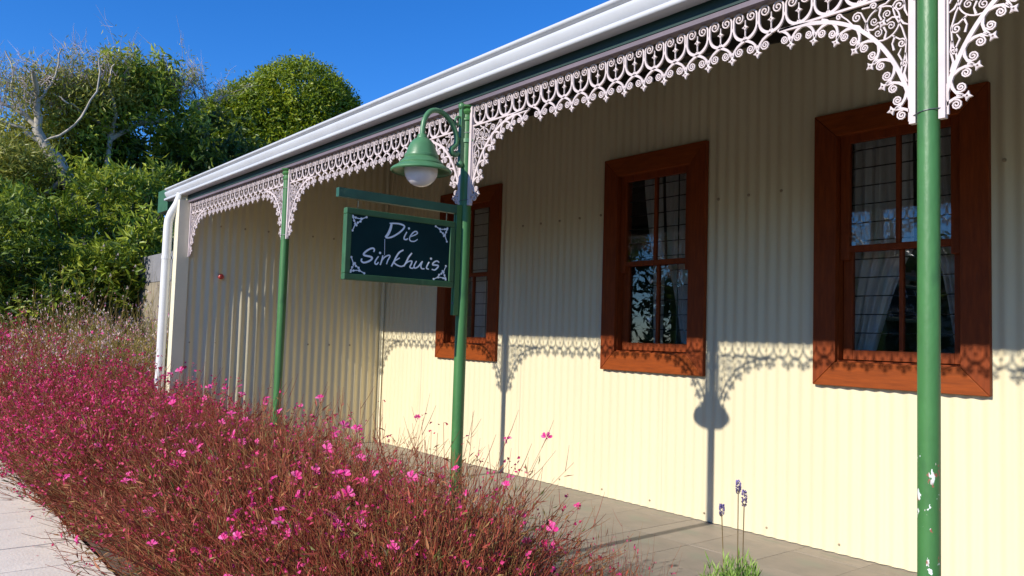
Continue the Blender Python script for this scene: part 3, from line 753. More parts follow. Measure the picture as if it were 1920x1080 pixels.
STROKES = [(0.0115, [(-2.445, 1.642), (-2.45, 1.618), (-2.461, 1.593), (-2.474, 1.576)]), (0.0075, [(-2.474, 1.576), (-2.458, 1.576), (-2.434, 1.585), (-2.402, 1.606), (-2.381, 1.627), (-2.379, 1.639), (-2.4, 1.645), (-2.425, 1.645), (-2.455, 1.642)]), (0.0062, [(-2.363, 1.613), (-2.374, 1.593), (-2.377, 1.58), (-2.366, 1.577), (-2.357, 1.583)]), (0.0058, [(-2.345, 1.592), (-2.322, 1.602), (-2.307, 1.612), (-2.312, 1.62), (-2.325, 1.617), (-2.341, 1.6), (-2.348, 1.583), (-2.34, 1.573), (-2.32, 1.574), (-2.304, 1.585)]), (0.0078, [(-2.53, 1.505), (-2.528, 1.518), (-2.54, 1.521), (-2.563, 1.509), (-2.579, 1.493), (-2.574, 1.486), (-2.546, 1.483), (-2.537, 1.477), (-2.549, 1.464), (-2.576, 1.454), (-2.59, 1.461), (-2.587, 1.471)]), (0.0062, [(-2.505, 1.488), (-2.518, 1.47), (-2.522, 1.456), (-2.513, 1.452), (-2.504, 1.462)]), (0.0066, [(-2.483, 1.494), (-2.488, 1.471), (-2.495, 1.45)]), (0.006, [(-2.492, 1.464), (-2.475, 1.486), (-2.455, 1.497), (-2.447, 1.493), (-2.457, 1.474), (-2.463, 1.456)]), (0.0072, [(-2.378, 1.528), (-2.399, 1.515), (-2.415, 1.492), (-2.428, 1.466), (-2.438, 1.448)]), (0.006, [(-2.396, 1.49), (-2.424, 1.471), (-2.412, 1.458), (-2.387, 1.452), (-2.37, 1.459)]), (0.007, [(-2.332, 1.518), (-2.348, 1.498), (-2.362, 1.471), (-2.374, 1.453)]), (0.006, [(-2.367, 1.463), (-2.35, 1.477), (-2.331, 1.481), (-2.333, 1.468), (-2.34, 1.453), (-2.328, 1.448), (-2.314, 1.456)]), (0.006, [(-2.306, 1.483), (-2.318, 1.46), (-2.313, 1.45), (-2.296, 1.458), (-2.281, 1.476), (-2.273, 1.485)]), (0.006, [(-2.273, 1.485), (-2.281, 1.463), (-2.276, 1.451), (-2.261, 1.451)]), (0.006, [(-2.236, 1.485), (-2.247, 1.466), (-2.249, 1.454), (-2.237, 1.451)]), (0.007, [(-2.181, 1.487), (-2.192, 1.493), (-2.208, 1.487), (-2.216, 1.474), (-2.2, 1.473), (-2.186, 1.472), (-2.187, 1.464), (-2.203, 1.45), (-2.22, 1.452)]), (0.0015, [(-2.477, 1.568), (-2.475, 1.496)])]
DOTS = [(-2.353, 1.63), (-2.498, 1.504), (-2.226, 1.501)]
ORN = [[(-2.64, 1.654), (-2.626, 1.648), (-2.599, 1.646), (-2.573, 1.656)], [(-2.638, 1.648), (-2.633, 1.634), (-2.627, 1.621), (-2.639, 1.59)], [(-2.621, 1.615), (-2.615, 1.627), (-2.602, 1.634), (-2.596, 1.646)]]
def to_sign(mb):       # ribbons are drawn in (x, z); turn them onto the +X face
    mb.v = [(.0112 + q * .3, x, z) for x, q, z in mb.v]; mb.f = [tuple(f) for f in mb.f]; return mb
def cr2(P, k=5):
    return [(v.x, v.z) for v in crom([(p[0], 0, p[1]) for p in P], k)]
b = MB()
for i, (w, pts) in enumerate(STROKES):
    q = cr2([sz(*p) for p in pts]); n = len(q)
    ws = [w * 1.12 * (.55 + .45 * math.sin(PI * (j + 1.5) / (n + 2)) ** .5) for j in range(n)]
    b.ribbon(q, ws, .002 + .0004 * i)
def disc(b, y, z, r, d=.0):
    b.add([(y + r * math.cos(2 * PI * k / 10), -.001 - d, z + r * math.sin(2 * PI * k / 10)) for k in range(10)] + [(y + r * math.cos(2 * PI * k / 10), .001 + d, z + r * math.sin(2 * PI * k / 10)) for k in range(10)],
          [tuple(range(10)), tuple(reversed(range(10, 20)))] + [(k, 10 + k, 10 + (k + 1) % 10, (k + 1) % 10) for k in range(10)])
for p in DOTS: disc(b, *sz(*p), .0056, .001)
to_sign(b).build('lettering', M['sign_white'], sign)
cy, cz_ = (-2.648 - 2.132) / 2, (1.665 + 1.398) / 2
for fy in (1, -1):
    for fz in (1, -1):
        b = MB()
        for i, pl in enumerate(ORN):
            q = [(cy + fy * (p[0] - cy), cz_ + fz * (p[1] - cz_)) for p in pl]
            b.ribbon([sz(*p) for p in cr2(q, 4)], .0042, .002 + .0005 * i)
            for k_, p in enumerate(q): disc(b, *sz(*p), .0052, .0008 + .0002 * i + .00005 * k_)
        to_sign(b).build('corner_ornament', M['sign_white'], sign)

# ------------------------------------------------------------------ plants
class NP:      # fast mesh of many small faces
    def __init__(s): s.V = []; s.F3 = []; s.F4 = []; s.T3 = []; s.T4 = []; s.n = 0
    def quads(s, V, tone):        # V: (k,4,3)
        k = len(V); s.V.append(V.reshape(-1, 3)); s.F4.append(s.n + np.arange(4 * k).reshape(k, 4)); s.T4.append(tone); s.n += 4 * k
    def tubes(s, P, R, tone, sides=3):   # P: (k, m, 3), R: (k, m) or (m,), tone (k,)
        k, m, _ = P.shape
        R = np.broadcast_to(R, (k, m))
        D = np.gradient(P, axis=1); D /= np.linalg.norm(D, axis=2, keepdims=True) + 1e-9
        ref = np.where(np.abs(D[..., 2:3]) > .8, np.array([1., 0, 0]), np.array([0, 0, 1.]))
        A = np.cross(D, ref); A /= np.linalg.norm(A, axis=2, keepdims=True) + 1e-9; B = np.cross(D, A)
        ang = 2 * PI * np.arange(sides) / sides
        V = P[:, :, None, :] + R[:, :, None, None] * (A[:, :, None, :] * np.cos(ang)[None, None, :, None] + B[:, :, None, :] * np.sin(ang)[None, None, :, None])
        base = s.n + (np.arange(k) * m * sides)[:, None, None]
        i = np.arange(m - 1)[None, :, None] * sides; j = np.arange(sides)[None, None, :]; j2 = (j + 1) % sides
        F = np.stack([base + i + j, base + i + j2, base + i + sides + j2, base + i + sides + j], axis=-1).reshape(-1, 4)
        s.V.append(V.reshape(-1, 3)); s.F4.append(F); s.T4.append(np.repeat(tone, (m - 1) * sides)); s.n += k * m * sides
    def leaves(s, P, D, N, L, Wd, tone, fold=.25):    # lanceolate leaf: two quads folded along the midrib
        D = D / (np.linalg.norm(D, axis=1, keepdims=True) + 1e-9)
        S = np.cross(D, N); S /= np.linalg.norm(S, axis=1, keepdims=True) + 1e-9; N2 = np.cross(S, D)
        L = np.broadcast_to(L, len(P))[:, None]; Wd = np.broadcast_to(Wd, len(P))[:, None]
        tip = P + D * L - N2 * L * .12; mid = P + D * L * .45
        l_ = mid + S * Wd / 2 + N2 * Wd * fold; r_ = mid - S * Wd / 2 + N2 * Wd * fold
        midr = mid
        V1 = np.stack([P, midr, tip, l_], axis=1); V2 = np.stack([P, r_, tip, midr], axis=1)
        s.quads(np.concatenate([V1, V2]), np.concatenate([tone, tone]))
    def mesh(s, name, m, smooth=False):
        V = np.concatenate(s.V); F = np.concatenate(s.F4); T_ = np.concatenate(s.T4).astype(np.float32)
        me = bpy.data.meshes.new(name); me.vertices.add(len(V)); me.vertices.foreach_set("co", V.astype(np.float32).ravel())
        me.loops.add(F.size); me.loops.foreach_set("vertex_index", F.astype(np.int32).ravel())
        me.polygons.add(len(F)); me.polygons.foreach_set("loop_start", np.arange(0, F.size, 4, dtype=np.int32))
        me.update(calc_edges=True)
        if smooth: me.shade_smooth()
        a = me.attributes.new("tone", 'FLOAT', 'FACE'); a.data.foreach_set("value", T_)
        me.materials.append(m); return me
def unit(rg, k):
    v = rg.normal(size=(k, 3)); return v / np.linalg.norm(v, axis=1, keepdims=True)

# --- gaura: wiry red stems, narrow leaves, pink four petalled flowers
def gaura(seed, nst=420, height=.80, spread=.52, lean=-.16, leafn=9000, pale=False, few=.30):
    rg = np.random.default_rng(seed); B = NP(); Fl = NP()
    k = nst; m = 7
    a = rg.uniform(0, 2 * PI, k); rr = np.sqrt(rg.uniform(0, 1, k))
    base = np.stack([.26 * rr * np.cos(a), .26 * rr * np.sin(a), np.full(k, -.01)], 1)
    out = spread * rr * rg.uniform(.5, 1.25, k); h = height * rg.uniform(.55, 1.0, k) * (1 - .33 * rr ** 2.2)
    tall = rg.uniform(size=k) < .10; h = np.where(tall, h * 1.3, h)
    t = np.linspace(0, 1, m)[None, :]
    da = a + rg.normal(0, .5, k)
    X = base[:, 0:1] + (np.cos(da) * out)[:, None] * t ** 1.6 + lean * h[:, None] * t ** 1.5 + np.cumsum(rg.normal(0, .015, (k, m)), 1) * t
    Y = base[:, 1:2] + (np.sin(da) * out)[:, None] * t ** 1.6 + np.cumsum(rg.normal(0, .015, (k, m)), 1) * t
    Z = h[:, None] * (t - .12 * (rr ** 2)[:, None] * t ** 3)
    P = np.stack([X, Y, Z], -1)
    tshift = (0, .06, -.06, .14)[seed % 4]
    tone = np.clip(rg.uniform(.05, .75, k) + tshift, 0, 1)
    B.tubes(P, np.linspace(.0027, .0009, m)[None, :] * rg.uniform(.7, 1.2, (k, 1)), tone)
    # side twigs
    kb = nst * 5; si = rg.integers(0, k, kb); ti = rg.uniform(.25, .98, kb) * (m - 1); i0 = ti.astype(int).clip(0, m - 2); fr = (ti - i0)[:, None]
    q0 = P[si, i0] * (1 - fr) + P[si, i0 + 1] * fr; d = P[si, i0 + 1] - P[si, i0]; d /= np.linalg.norm(d, axis=1, keepdims=True)
    dv = d + .75 * unit(rg, kb) + np.array([0, 0, .25]); dv /= np.linalg.norm(dv, axis=1, keepdims=True); ln = rg.uniform(.05, .17, kb)[:, None]
    Q = np.stack([q0, q0 + dv * ln * .55 + np.array([0, 0, .004]), q0 + dv * ln + np.array([0, 0, 1]) * ln * .16], 1)
    B.tubes(Q, np.array([[.0014, .0011, .0006]]), rg.uniform(.1, .8, kb))
    # narrow leaves, thicker low down
    kl = leafn; si = rg.integers(0, k, kl); ti = (rg.beta(1.2, 1.3, kl) * .96) * (m - 1); i0 = ti.astype(int).clip(0, m - 2); fr = (ti - i0)[:, None]
    q0 = P[si, i0] * (1 - fr) + P[si, i0 + 1] * fr + rg.normal(0, .012, (kl, 3)); d = P[si, i0 + 1] - P[si, i0]
    d = d / np.linalg.norm(d, axis=1, keepdims=True) + .9 * unit(rg, kl)
    B.leaves(q0, d, unit(rg, kl), rg.uniform(.022, .062, kl), rg.uniform(.004, .010, kl), np.clip(rg.normal(.5 + tshift, .28, kl), 0, 1), .2)
    # buds and small blossoms on stem and twig tips
    tips = np.concatenate([P[:, -1], Q[::3, -1]]); kt = len(tips); keep = rg.uniform(size=kt) < (.6 if pale else few)
    tp = tips[keep]
    big = 1.0 if few < .5 else 1.35
    for rep in range(4):
        off = rg.normal(0, .010, (len(tp), 3)); Fl.leaves(tp + off, unit(rg, len(tp)) + np.array([0, -.3, .3]), unit(rg, len(tp)) + np.array([0, -.5, .6]), big * rg.uniform(.010, .022, len(tp)), big * rg.uniform(.007, .014, len(tp)), rg.uniform(0, 1, len(tp)), .15)
    # where large flowers sit: the outer, upper stem ends
    idx = np.argsort(-(P[:, -1, 2] + .55 * np.hypot(P[:, -1, 0], P[:, -1, 1])) + rg.normal(0, .12, k))[:70]
    tt = P[idx, -1]
    return (B.mesh('stems', M['gaura_pale' if pale else 'gaura']), Fl.mesh('small_flowers', M['bud_pale' if pale else 'bud']), tt)

def flower_mesh(seed):
    rg = random.Random(seed); b = MB(); tone = []
    for i, a in enumerate((.5, 1.25, 1.9, 2.65)):
        a += rg.uniform(-.15, .15); d = Vector((math.cos(a), math.sin(a) * .9, rg.uniform(.1, .5))).normalized(); s = d.cross(Vector((0, 0, 1))).normalized(); n_ = s.cross(d)
        L_ = rg.uniform(.015, .019); w = L_ * .62
        p = Vector((0, 0, 0)) + d * .003
        pts = [p, p + d * L_ * .5 + s * w * .42 + n_ * .002, p + d * L_ * .9 + s * w * .4 - n_ * .001, p + d * L_ - n_ * .003, p + d * L_ * .9 - s * w * .4 - n_ * .001, p + d * L_ * .5 - s * w * .42 + n_ * .002, p + d * L_ * .55]
        b.add(pts, [(0, 6, 2, 1), (6, 3, 2), (6, 4, 3), (0, 5, 4, 6)]); tone += [rg.uniform(.3, 1)] * 4
    for i in range(5):
        d = Vector((rg.uniform(-.5, .5), rg.uniform(-.7, -.1), rg.uniform(-.4, .4))).normalized()
        e = d.orthogonal().normalized() * .0006
        b.add([e, -e, d * .012 - e * .5, d * .012 + e * .5], [(0, 1, 2, 3)]); tone += [.9]
    b.add([(0, 0, -.012), (.003, 0, -.002), (0, .003, -.002), (-.003, 0, -.002), (0, -.003, -.002), (0, 0, .004)], [(0, 2, 1), (0, 3, 2), (0, 4, 3), (0, 1, 4), (5, 1, 2), (5, 2, 3), (5, 3, 4), (5, 4, 1)]); tone += [.1] * 8
    b.tone = tone
    return b.mesh('flower', M['petal'])
FLOWERS = [flower_mesh(i) for i in range(5)]
variants = [gaura(s, few=f) for s, f in ((11, .16), (12, .20), (13, .16), (14, .13))]
variants += [gaura(s, few=.58) for s in (15, 16)]
frng = random.Random(77)
flower_budget = [0]
def place_gaura(x, y, label, var, scale=1.0, sx=1.0, nfl=8, group='gaura plants massed along the path', rot=None, zs=1.0, z=GZ + .05):
    t = thing('gaura_plant', label, 'flower plant', (x, y, z), group)
    ang = frng.uniform(-.35, .35) if rot is None else rot
    st, fl, tips = variants[var]
    for name, me in (('stems', st), ('small_flowers', fl)):
        o = link(name, me, t, kind='stuff'); o.rotation_euler = (0, 0, ang); o.scale = (scale * sx, scale, scale * zs)
    R_ = Matrix.Rotation(ang, 3, 'Z'); order = list(range(len(tips))); frng.shuffle(order)
    for i in order[:nfl]:
        p = R_ @ Vector((tips[i][0] * scale * sx, tips[i][1] * scale, tips[i][2] * scale * zs))
        o = link('flower', frng.choice(FLOWERS), t, loc=p); o.rotation_euler = (frng.uniform(.3, 1.5), frng.uniform(-.5, .5), frng.uniform(-.5, 1.3))
        q = frng.uniform(1.0, 1.65); o.scale = (q, q, q)
    return t
LB = 'dark red gaura plant with pink flowers, one of the mass along the path'
# main mass: two staggered rows; the labelled ones stand at its ends or by the posts
i = 0
for row, (yy, x_start) in enumerate(((-2.92, 5.20), (-2.50, 4.88))):
    x = x_start
    while x > -5.2:
        side = 'house' if row else 'path'; lab = 'red gaura plant with pink flowers, ' + ('left of the downpipe' if x < -.1 else 'between the downpipe and the plain post' if x < 2.1 else 'between the plain post and the lamp post' if x < 4.28 else 'right of the lamp post') + ', ' + side + ' side'; y = yy + frng.uniform(-.06, .06)
        if row == 1 and x > 4.7: lab = 'gaura plant ending the mass with loose wiry stems before the sunlit wall'
        elif row == 0 and x > 5.0: lab = 'gaura plant in the foreground at the bottom of the picture with bright pink flowers'
        elif row == 1 and abs(x - 4.35) < .3: lab = 'gaura plant hiding the foot of the lamp post'
        elif row == 1 and abs(x - 2.2) < .3: lab = 'gaura plant hiding the foot of the plain green post'
        elif row == 1 and abs(x + .1) < .22: lab = 'gaura plant hiding the foot of the white downpipe'
        near = max(0, min(1, (x - 1) / 4.5))
        place_gaura(x, y, lab, i % 4 if x > 2.2 else 4 + i % 2, frng.uniform(.92, 1.08), 1.0, int(4 + 13 * near), zs=1.0 + .10 * max(0, min(4, 1.2 - x)))
        x -= frng.uniform(.46, .58); i += 1
# loose edge on the path and the small plant by the lavender
place_gaura(5.18, -2.72, 'gaura plant at the front right corner of the mass nearest the lavender', 1, .98, .9, 10)
place_gaura(5.66, -2.40, 'small wiry gaura plant with one pink flower left of the lavender', 2, .74, .5, 4, rot=.5, zs=1.05)

# --- pale flowering plants beyond the bed, left of the house
variants.append(gaura(31, 300, .7, .5, -.05, 3600, True)); variants.append(gaura(32, 300, .7, .5, .05, 3600, True))
prs = [(-1.0, -2.0), (-1.4, -2.6), (-2.0, -2.2), (-1.7, -1.5), (-2.5, -1.8), (-2.7, -2.7), (-3.2, -2.3), (-3.1, -1.4), (-3.8, -2.0), (-3.7, -2.9), (-4.4, -2.5), (-4.5, -1.6), (-5.1, -2.2), (-5.0, -3.0), (-4.0, -1.0), (-2.4, -1.0), (-5.6, -2.7), (-6.2, -2.2), (-5.8, -1.4), (-6.8, -2.9), (-3.0, -.6), (-6.3, -3.4), (-5.2, -3.7)]
for j, (x, y) in enumerate(prs):
    place_gaura(x, y, 'cream flowering plant among dry grasses ' + ('at the far left near the path' if x < -4.2 and y < -2.2 else 'at the far left before the trees' if x < -4.2 else 'beside the red mass near the path' if y < -2.1 else 'near the block wall'), 6 + j % 2, frng.uniform(1.1, 1.4), 1, 4, 'pale flowering plants left of the house', zs=1.5 + .25 * frng.random(), z=GZ)

# --- lavender
lav = thing('lavender_plant', 'small bright green lavender with three purple flower spikes in front of the wall', 'lavender', (6.10, -2.38, GZ + .03))
rg = np.random.default_rng(5); B = NP(); k = 240
a = rg.uniform(0, 2 * PI, k); r = np.sqrt(rg.uniform(0, 1, k)); t = np.linspace(0, 1, 5)[None, :]
h = rg.uniform(.58, .71, k) * (1 - .10 * r ** 2)
X = (.04 * r * np.cos(a))[:, None] + (.055 * r * np.cos(a))[:, None] * t ** 1.3; Y = (.04 * r * np.sin(a))[:, None] + (.055 * r * np.sin(a))[:, None] * t ** 1.3; Z = h[:, None] * t
P = np.stack([X, Y, Z], -1); B.tubes(P, np.linspace(.0018, .0009, 5)[None, :], rg.uniform(.1, .5, k))
kl = 9500; si = rg.integers(0, k, kl); ti = rg.uniform(.3, 1, kl) ** .7 * 4; i0 = ti.astype(int).clip(0, 3); fr = (ti - i0)[:, None]
q0 = P[si, i0] * (1 - fr) + P[si, i0 + 1] * fr
d = np.array([0, 0, 1.0]) + .55 * unit(rg, kl)
B.leaves(q0, d, unit(rg, kl), rg.uniform(.02, .042, kl), rg.uniform(.003, .0045, kl), np.clip(rg.normal(.5, .25, kl), 0, 1), .15)
link('foliage', B.mesh('foliage', M['lav_leaf']), lav, kind='stuff')
for (dx, dy, zt_, ln) in ((-.062, .02, .668, .034), (-.005, .015, .742, .034), (.018, .01, .712, .042)):
    zt2 = zt_ - (GZ + .03)
    b = MB(); b.tube([(dx * .4, dy, .35), (dx * .8, dy, .35 + (zt2 - .35) * .5), (dx, dy, zt2 - .0)], .0016, 6); st = b.build('flower_stalk', M['stem_far'], lav)
    Fk = NP(); kk = 90; zz = rg.uniform(0, 1, kk); aa = rg.uniform(0, 2 * PI, kk); rr = .003 + .003 * np.sin(PI * zz)
    q = np.stack([dx + rr * np.cos(aa) * .6, dy + rr * np.sin(aa) * .6, zt2 - .008 + zz * ln], 1)
    Fk.leaves(q, np.stack([np.cos(aa), np.sin(aa), np.full(kk, .9)], 1), unit(rg, kk), .0075, .0045, np.clip(zz * .8 + rg.uniform(0, .3, kk), 0, 1), .2)
    link('flower_spike', Fk.mesh('flower_spike', M['lav_flower']), st)

# ------------------------------------------------------------------ the block wall left of the house
bw = thing('block_wall', 'grey concrete block boundary wall with a rough rendered base behind the downpipe', 'wall', (-4.7, -1.2, GZ))
b = MB(); b.box((-.02, -.10, -.05), (2.4, .10, 1.88)); b.box((-.10, -.14, -.05), (-.0205, .14, 1.86)); b.build('rendered_base', M['render'], bw)
for i in range(6):
    b = MB(); b.box((-.03 + i * .40, -.095, 1.885), (.365 + i * .40, .095, 2.255)); o = b.build('concrete_block', M['block'], bw)
    bv = o.modifiers.new('bevel', 'BEVEL'); bv.width = .006; bv.segments = 2

# ------------------------------------------------------------------ trees
def limbs_from(B, pts, r0, r1, rg, tone=.5, sides=7):
    P = crom(pts, 4); n = len(P); arr = np.array([[p.x, p.y, p.z] for p in P])
    arr[1:-1] += rg.normal(0, .012, (n - 2, 3))
    B.tubes(arr[None], np.linspace(r0, r1, n)[None, :], np.array([tone]), sides)
def clump_crown(rg, ell, nclump, per, L, Wd, tone_mu=.5, tone_sd=.22, shell=.55, droop=0.0, csize=.16, B=None, up=.25, jit=.12, sub=1, subr=.16):
    """leaf rosettes spread through a union of ellipsoids (centre, radii, weight)"""
    B = B or NP(); wts = np.array([e[2] for e in ell], float); wts /= wts.sum()
    for (c, r, w), cnt in zip(ell, (wts * nclump).astype(int)):
        c = np.array(c); r = np.array(r); u = unit(rg, cnt); s = (shell + (1 - shell) * rg.uniform(0, 1, cnt)) ** .6
        s *= 1 + jit * rg.normal(size=cnt)
        q = c + u * r * s[:, None]
        if sub > 1:
            q = q[rg.integers(0, max(1, cnt // sub), cnt)] + rg.normal(0, 1, (cnt, 3)) * subr
        ax = u * .6 + np.array([0, 0, up]) + .5 * unit(rg, cnt)
        ax /= np.linalg.norm(ax, axis=1, keepdims=True)
        q = np.repeat(q, per, 0); ax = np.repeat(ax, per, 0); kk = len(q)
        d = ax * .55 + .9 * unit(rg, kk); d[:, 2] -= droop
        ct = np.repeat(np.clip(rg.normal(tone_mu, tone_sd, cnt), 0, 1), per)
        B.leaves(q + rg.normal(0, csize * .35, (kk, 3)), d, ax + .3 * unit(rg, kk), L * rg.uniform(.7, 1.25, kk), Wd * rg.uniform(.8, 1.2, kk), np.clip(ct + rg.normal(0, .1, kk), 0, 1), .15)
    return B
def twig_spray(rg, B, starts, dirs, n, length, r, tone=(.2, .8), curl=.2):
    k = len(starts) * n; S = np.repeat(np.array(starts), n, 0); D = np.repeat(np.array(dirs), n, 0)
    D = D / np.linalg.norm(D, axis=1, keepdims=True) + .38 * unit(rg, k); ln = length * rg.uniform(.4, 1.15, k)[:, None]
    p1 = S + D * ln * .35 + rg.normal(0, .03, (k, 3)); p2 = p1 + (D + curl * unit(rg, k)) * ln * .35; p3 = p2 + (D + 1.4 * curl * unit(rg, k)) * ln * .3
    P = np.stack([S + rg.normal(0, .05, (k, 3)), p1, p2, p3], 1); B.tubes(P, np.array([[r, r * .75, r * .5, r * .25]]), rg.uniform(*tone, k))
    return p1, p2, p3
def tree(name, label, cat, base, parts, group='trees beyond the garden'):
    t = thing(name, label, cat, base, group)
    for nm, me, kind in parts:
        o = link(nm, me, t, kind=kind); o.location = (0, 0, 0)
    return t
def rel(p, base): return (p[0] - base[0], p[1] - base[1], p[2] - base[2])

# A: old pale limbed tree with wispy bare twigs on top
rgA = np.random.default_rng(21)
DA = 15.0
baseA = at(215, 640, DA + .3); baseA.z = GZ
def PA(u, v, d=DA): return tuple(at(u, v, d) - baseA)
tw = NP(); T1 = NP()
main = [(0, 0, 0), PA(170, 470), PA(115, 315), PA(92, 285), PA(72, 245), PA(70, 190), PA(62, 135, DA - .4)]
limbs_from(T1, main, .16, .03, rgA, .5, 9)
lim = [[PA(82, 262), PA(55, 225), PA(28, 205), PA(0, 192), PA(-40, 180)], [PA(88, 278), PA(40, 240), PA(0, 225)],
       [PA(112, 310), PA(60, 345), PA(10, 330), PA(-30, 300)], [PA(125, 330), PA(70, 370), PA(0, 372)],
       [PA(170, 470), PA(206, 262, DA + .5), PA(190, 232, DA + .5), PA(160, 216, DA + .4), PA(135, 198), PA(110, 180)],
       [PA(206, 262, DA + .5), PA(212, 240, DA + .5), PA(216, 205, DA + .4), PA(205, 160, DA + .2), PA(215, 120, DA)],
       [PA(28, 205), PA(20, 170), PA(25, 130), PA(10, 95)], [PA(70, 190), PA(95, 160), PA(110, 120), PA(112, 90)], [PA(0, 192), PA(-20, 150), PA(-10, 110)], [PA(85, 265, DA - .4), PA(140, 235, DA - .5), PA(180, 170, DA - .5), PA(185, 110, DA - .4)],
       [PA(206, 262, DA + .5), PA(260, 230, DA + .8), PA(300, 190, DA + 1), PA(330, 150, DA + 1)],
       [PA(260, 230, DA + .8), PA(340, 220, DA + 1.2), PA(390, 180, DA + 1.2)]]
for i_, l_ in enumerate(lim): limbs_from(T1, l_, (.022 if 6 <= i_ < 10 else .05), .010, rgA, .5, 7)
st, dr = [], []
for u, v, dd in [(20, 150, 0), (50, 130, 0), (80, 140, 0), (100, 130, 0), (130, 150, .3), (160, 130, .2), (190, 125, .2), (215, 120, .2), (240, 130, .5), (60, 170, -.3), (10, 180, -.4), (40, 190, -.3), (90, 180, .2), (150, 170, .3), (200, 170, .4), (-10, 140, 0),
                 (330, 150, 1), (360, 150, 1.1), (390, 160, 1.2), (410, 170, 1.3), (345, 170, 1), (230, 160, .6), (120, 190, .3), (280, 150, 1), (375, 190, 1.2)]:
    st.append(PA(u, v, DA + dd)); dr.append((-.35 + rgA.normal() * .35, -.15 + rgA.normal() * .3, .55)); st[-1] = (st[-1][0], st[-1][1], st[-1][2] - .18)
p1, p2, p3 = twig_spray(rgA, tw, st, dr, 11, .9, .006, curl=.35)
twig_spray(rgA, tw, p2[::3], (p3 - p2)[::3], 3, .35, .004)
ca = NP()
k = 4200; sel = rgA.integers(0, len(p1), k); f = rgA.uniform(0, 1, k)[:, None]
q = p1[sel] * (1 - f) + p2[sel] * f + rgA.normal(0, .07, (k, 3))
ca.leaves(q, unit(rgA, k) + np.array([0, 0, .4]), unit(rgA, k), rgA.uniform(.06, .12, k), .018, rgA.uniform(.1, 1, k), .1)
def E(u, v, d, rx, ry, rz, w, P_=PA): return (P_(u, v, d), (rx, ry, rz), w)
ell = [E(120, 200, DA + .8, .9, .9, .5, 1.0), E(180, 185, DA + .8, .7, .8, .45, 1), E(40, 260, DA + .6, .8, .8, .4, .8), E(250, 170, DA + 1.2, .5, .5, .5, .9), E(300, 165, DA + 1.4, .35, .4, .35, .6), E(20, 310, DA - .3, .7, .6, .3, .9)]
clump_crown(rgA, ell, 3600, 8, .11, .024, .5, .28, .2, 0, .3, ca)
bright = NP()
ell = [E(235, 150, DA + .9, .5, .5, .4, .9), E(285, 140, DA + 1.0, .28, .3, .35, .4), E(265, 215, DA + 1.0, .7, .7, .6, 1), E(170, 260, DA + .9, .8, .8, .5, 1.1), E(330, 250, DA + 1.2, .5, .6, .7, .9)]
clump_crown(rgA, ell, 900, 9, .14, .042, .62, .25, .4, .1, .2, bright, sub=7, subr=.14)
tree('pale_limbed_tree', 'old tree with pale bare limbs and grey wispy twigs on top at the left', 'tree', baseA,
     [('trunk', T1.mesh('trunk', M['bark'], True), None), ('twigs', tw.mesh('twigs', M['twig']), 'stuff'), ('olive_foliage', ca.mesh('olive_foliage', M['leaf_olive']), 'stuff'), ('crown', bright.mesh('crown', M['leaf_bright']), 'stuff')])

# B: dense round tree behind the roof
rgB = np.random.default_rng(22); DB = 22
baseB = at(540, 640, DB); baseB.z = GZ
def PB(u, v, d=DB): return tuple(at(u, v, d) - baseB)
ell = [(PB(560, 232), (1.55, 1.6, 1.7), 3.2), (PB(478, 240, DB - .5), (1.15, 1.2, 1.2), 1.6), (PB(615, 225, DB - .2), (.75, .9, 1.0), 1.0), (PB(420, 260, DB - .8), (.9, .9, 1.1), 1.1), (PB(440, 330, DB - .8), (1.2, 1.2, 1.2), 1.4), (PB(540, 320, DB - .3), (1.7, 1.6, 1.3), 1.8)]
cb = clump_crown(rgB, ell, 13500, 7, .12, .044, .5, .22, .74, .25, .16, jit=.035)
T2 = NP(); limbs_from(T2, [(0, 0, 0), (0.05, 0, 2), PB(545, 400), PB(550, 250)], .22, .06, rgB, .5, 8); limbs_from(T2, [PB(545, 420), PB(480, 330), PB(470, 240)], .12, .04, rgB); limbs_from(T2, [PB(545, 420), PB(600, 330), PB(620, 240)], .12, .04, rgB)
tree('round_tree', 'dense round crowned tree rising above the gutter', 'tree', baseB, [('trunk', T2.mesh('trunk', M['bark_dark'], True), None), ('crown', cb.mesh('crown', M['leaf_round']), 'stuff')])

# C: bright leaved shrubs in the middle left, rosettes of long leaves
def shrub(name, label, seed, u, v, D, ell_, n, per, L_, W_, mat_, tone=.5, droop=.05, shell=.45, cat='shrub', trunk=True):
    rg = np.random.default_rng(seed); base = at(u, 640, D); base.z = GZ
    def P_(uu, vv, d=D): return tuple(at(uu, vv, d) - base)
    el = [(P_(*e[0]), e[1], e[2]) for e in ell_]
    B_ = clump_crown(rg, el, n, per, L_, W_, tone, .30, shell, droop, .12, sub=9, subr=.13)
    T_ = NP()
    for e in el:
        c = Vector(e[0]); limbs_from(T_, [(rg.normal() * .08, rg.normal() * .08, 0), (c.x * .35, c.y * .35, c.z * .45), tuple(c)], .05, .012, rg, .5, 6)
        for q in range(5):
            tgt = c + Vector(tuple(unit(rg, 1)[0] * np.array(e[1]) * .8)); limbs_from(T_, [tuple(c * .6), tuple((c * .6).lerp(tgt, .5) + Vector((0, 0, .05))), tuple(tgt)], .022, .005, rg, .5, 5)
    return tree(name, label, cat, base, [('trunk', T_.mesh('trunk', M['bark_dark'], True), None), ('crown', B_.mesh('crown', M[mat_]), 'stuff')], 'trees and shrubs left of the house')
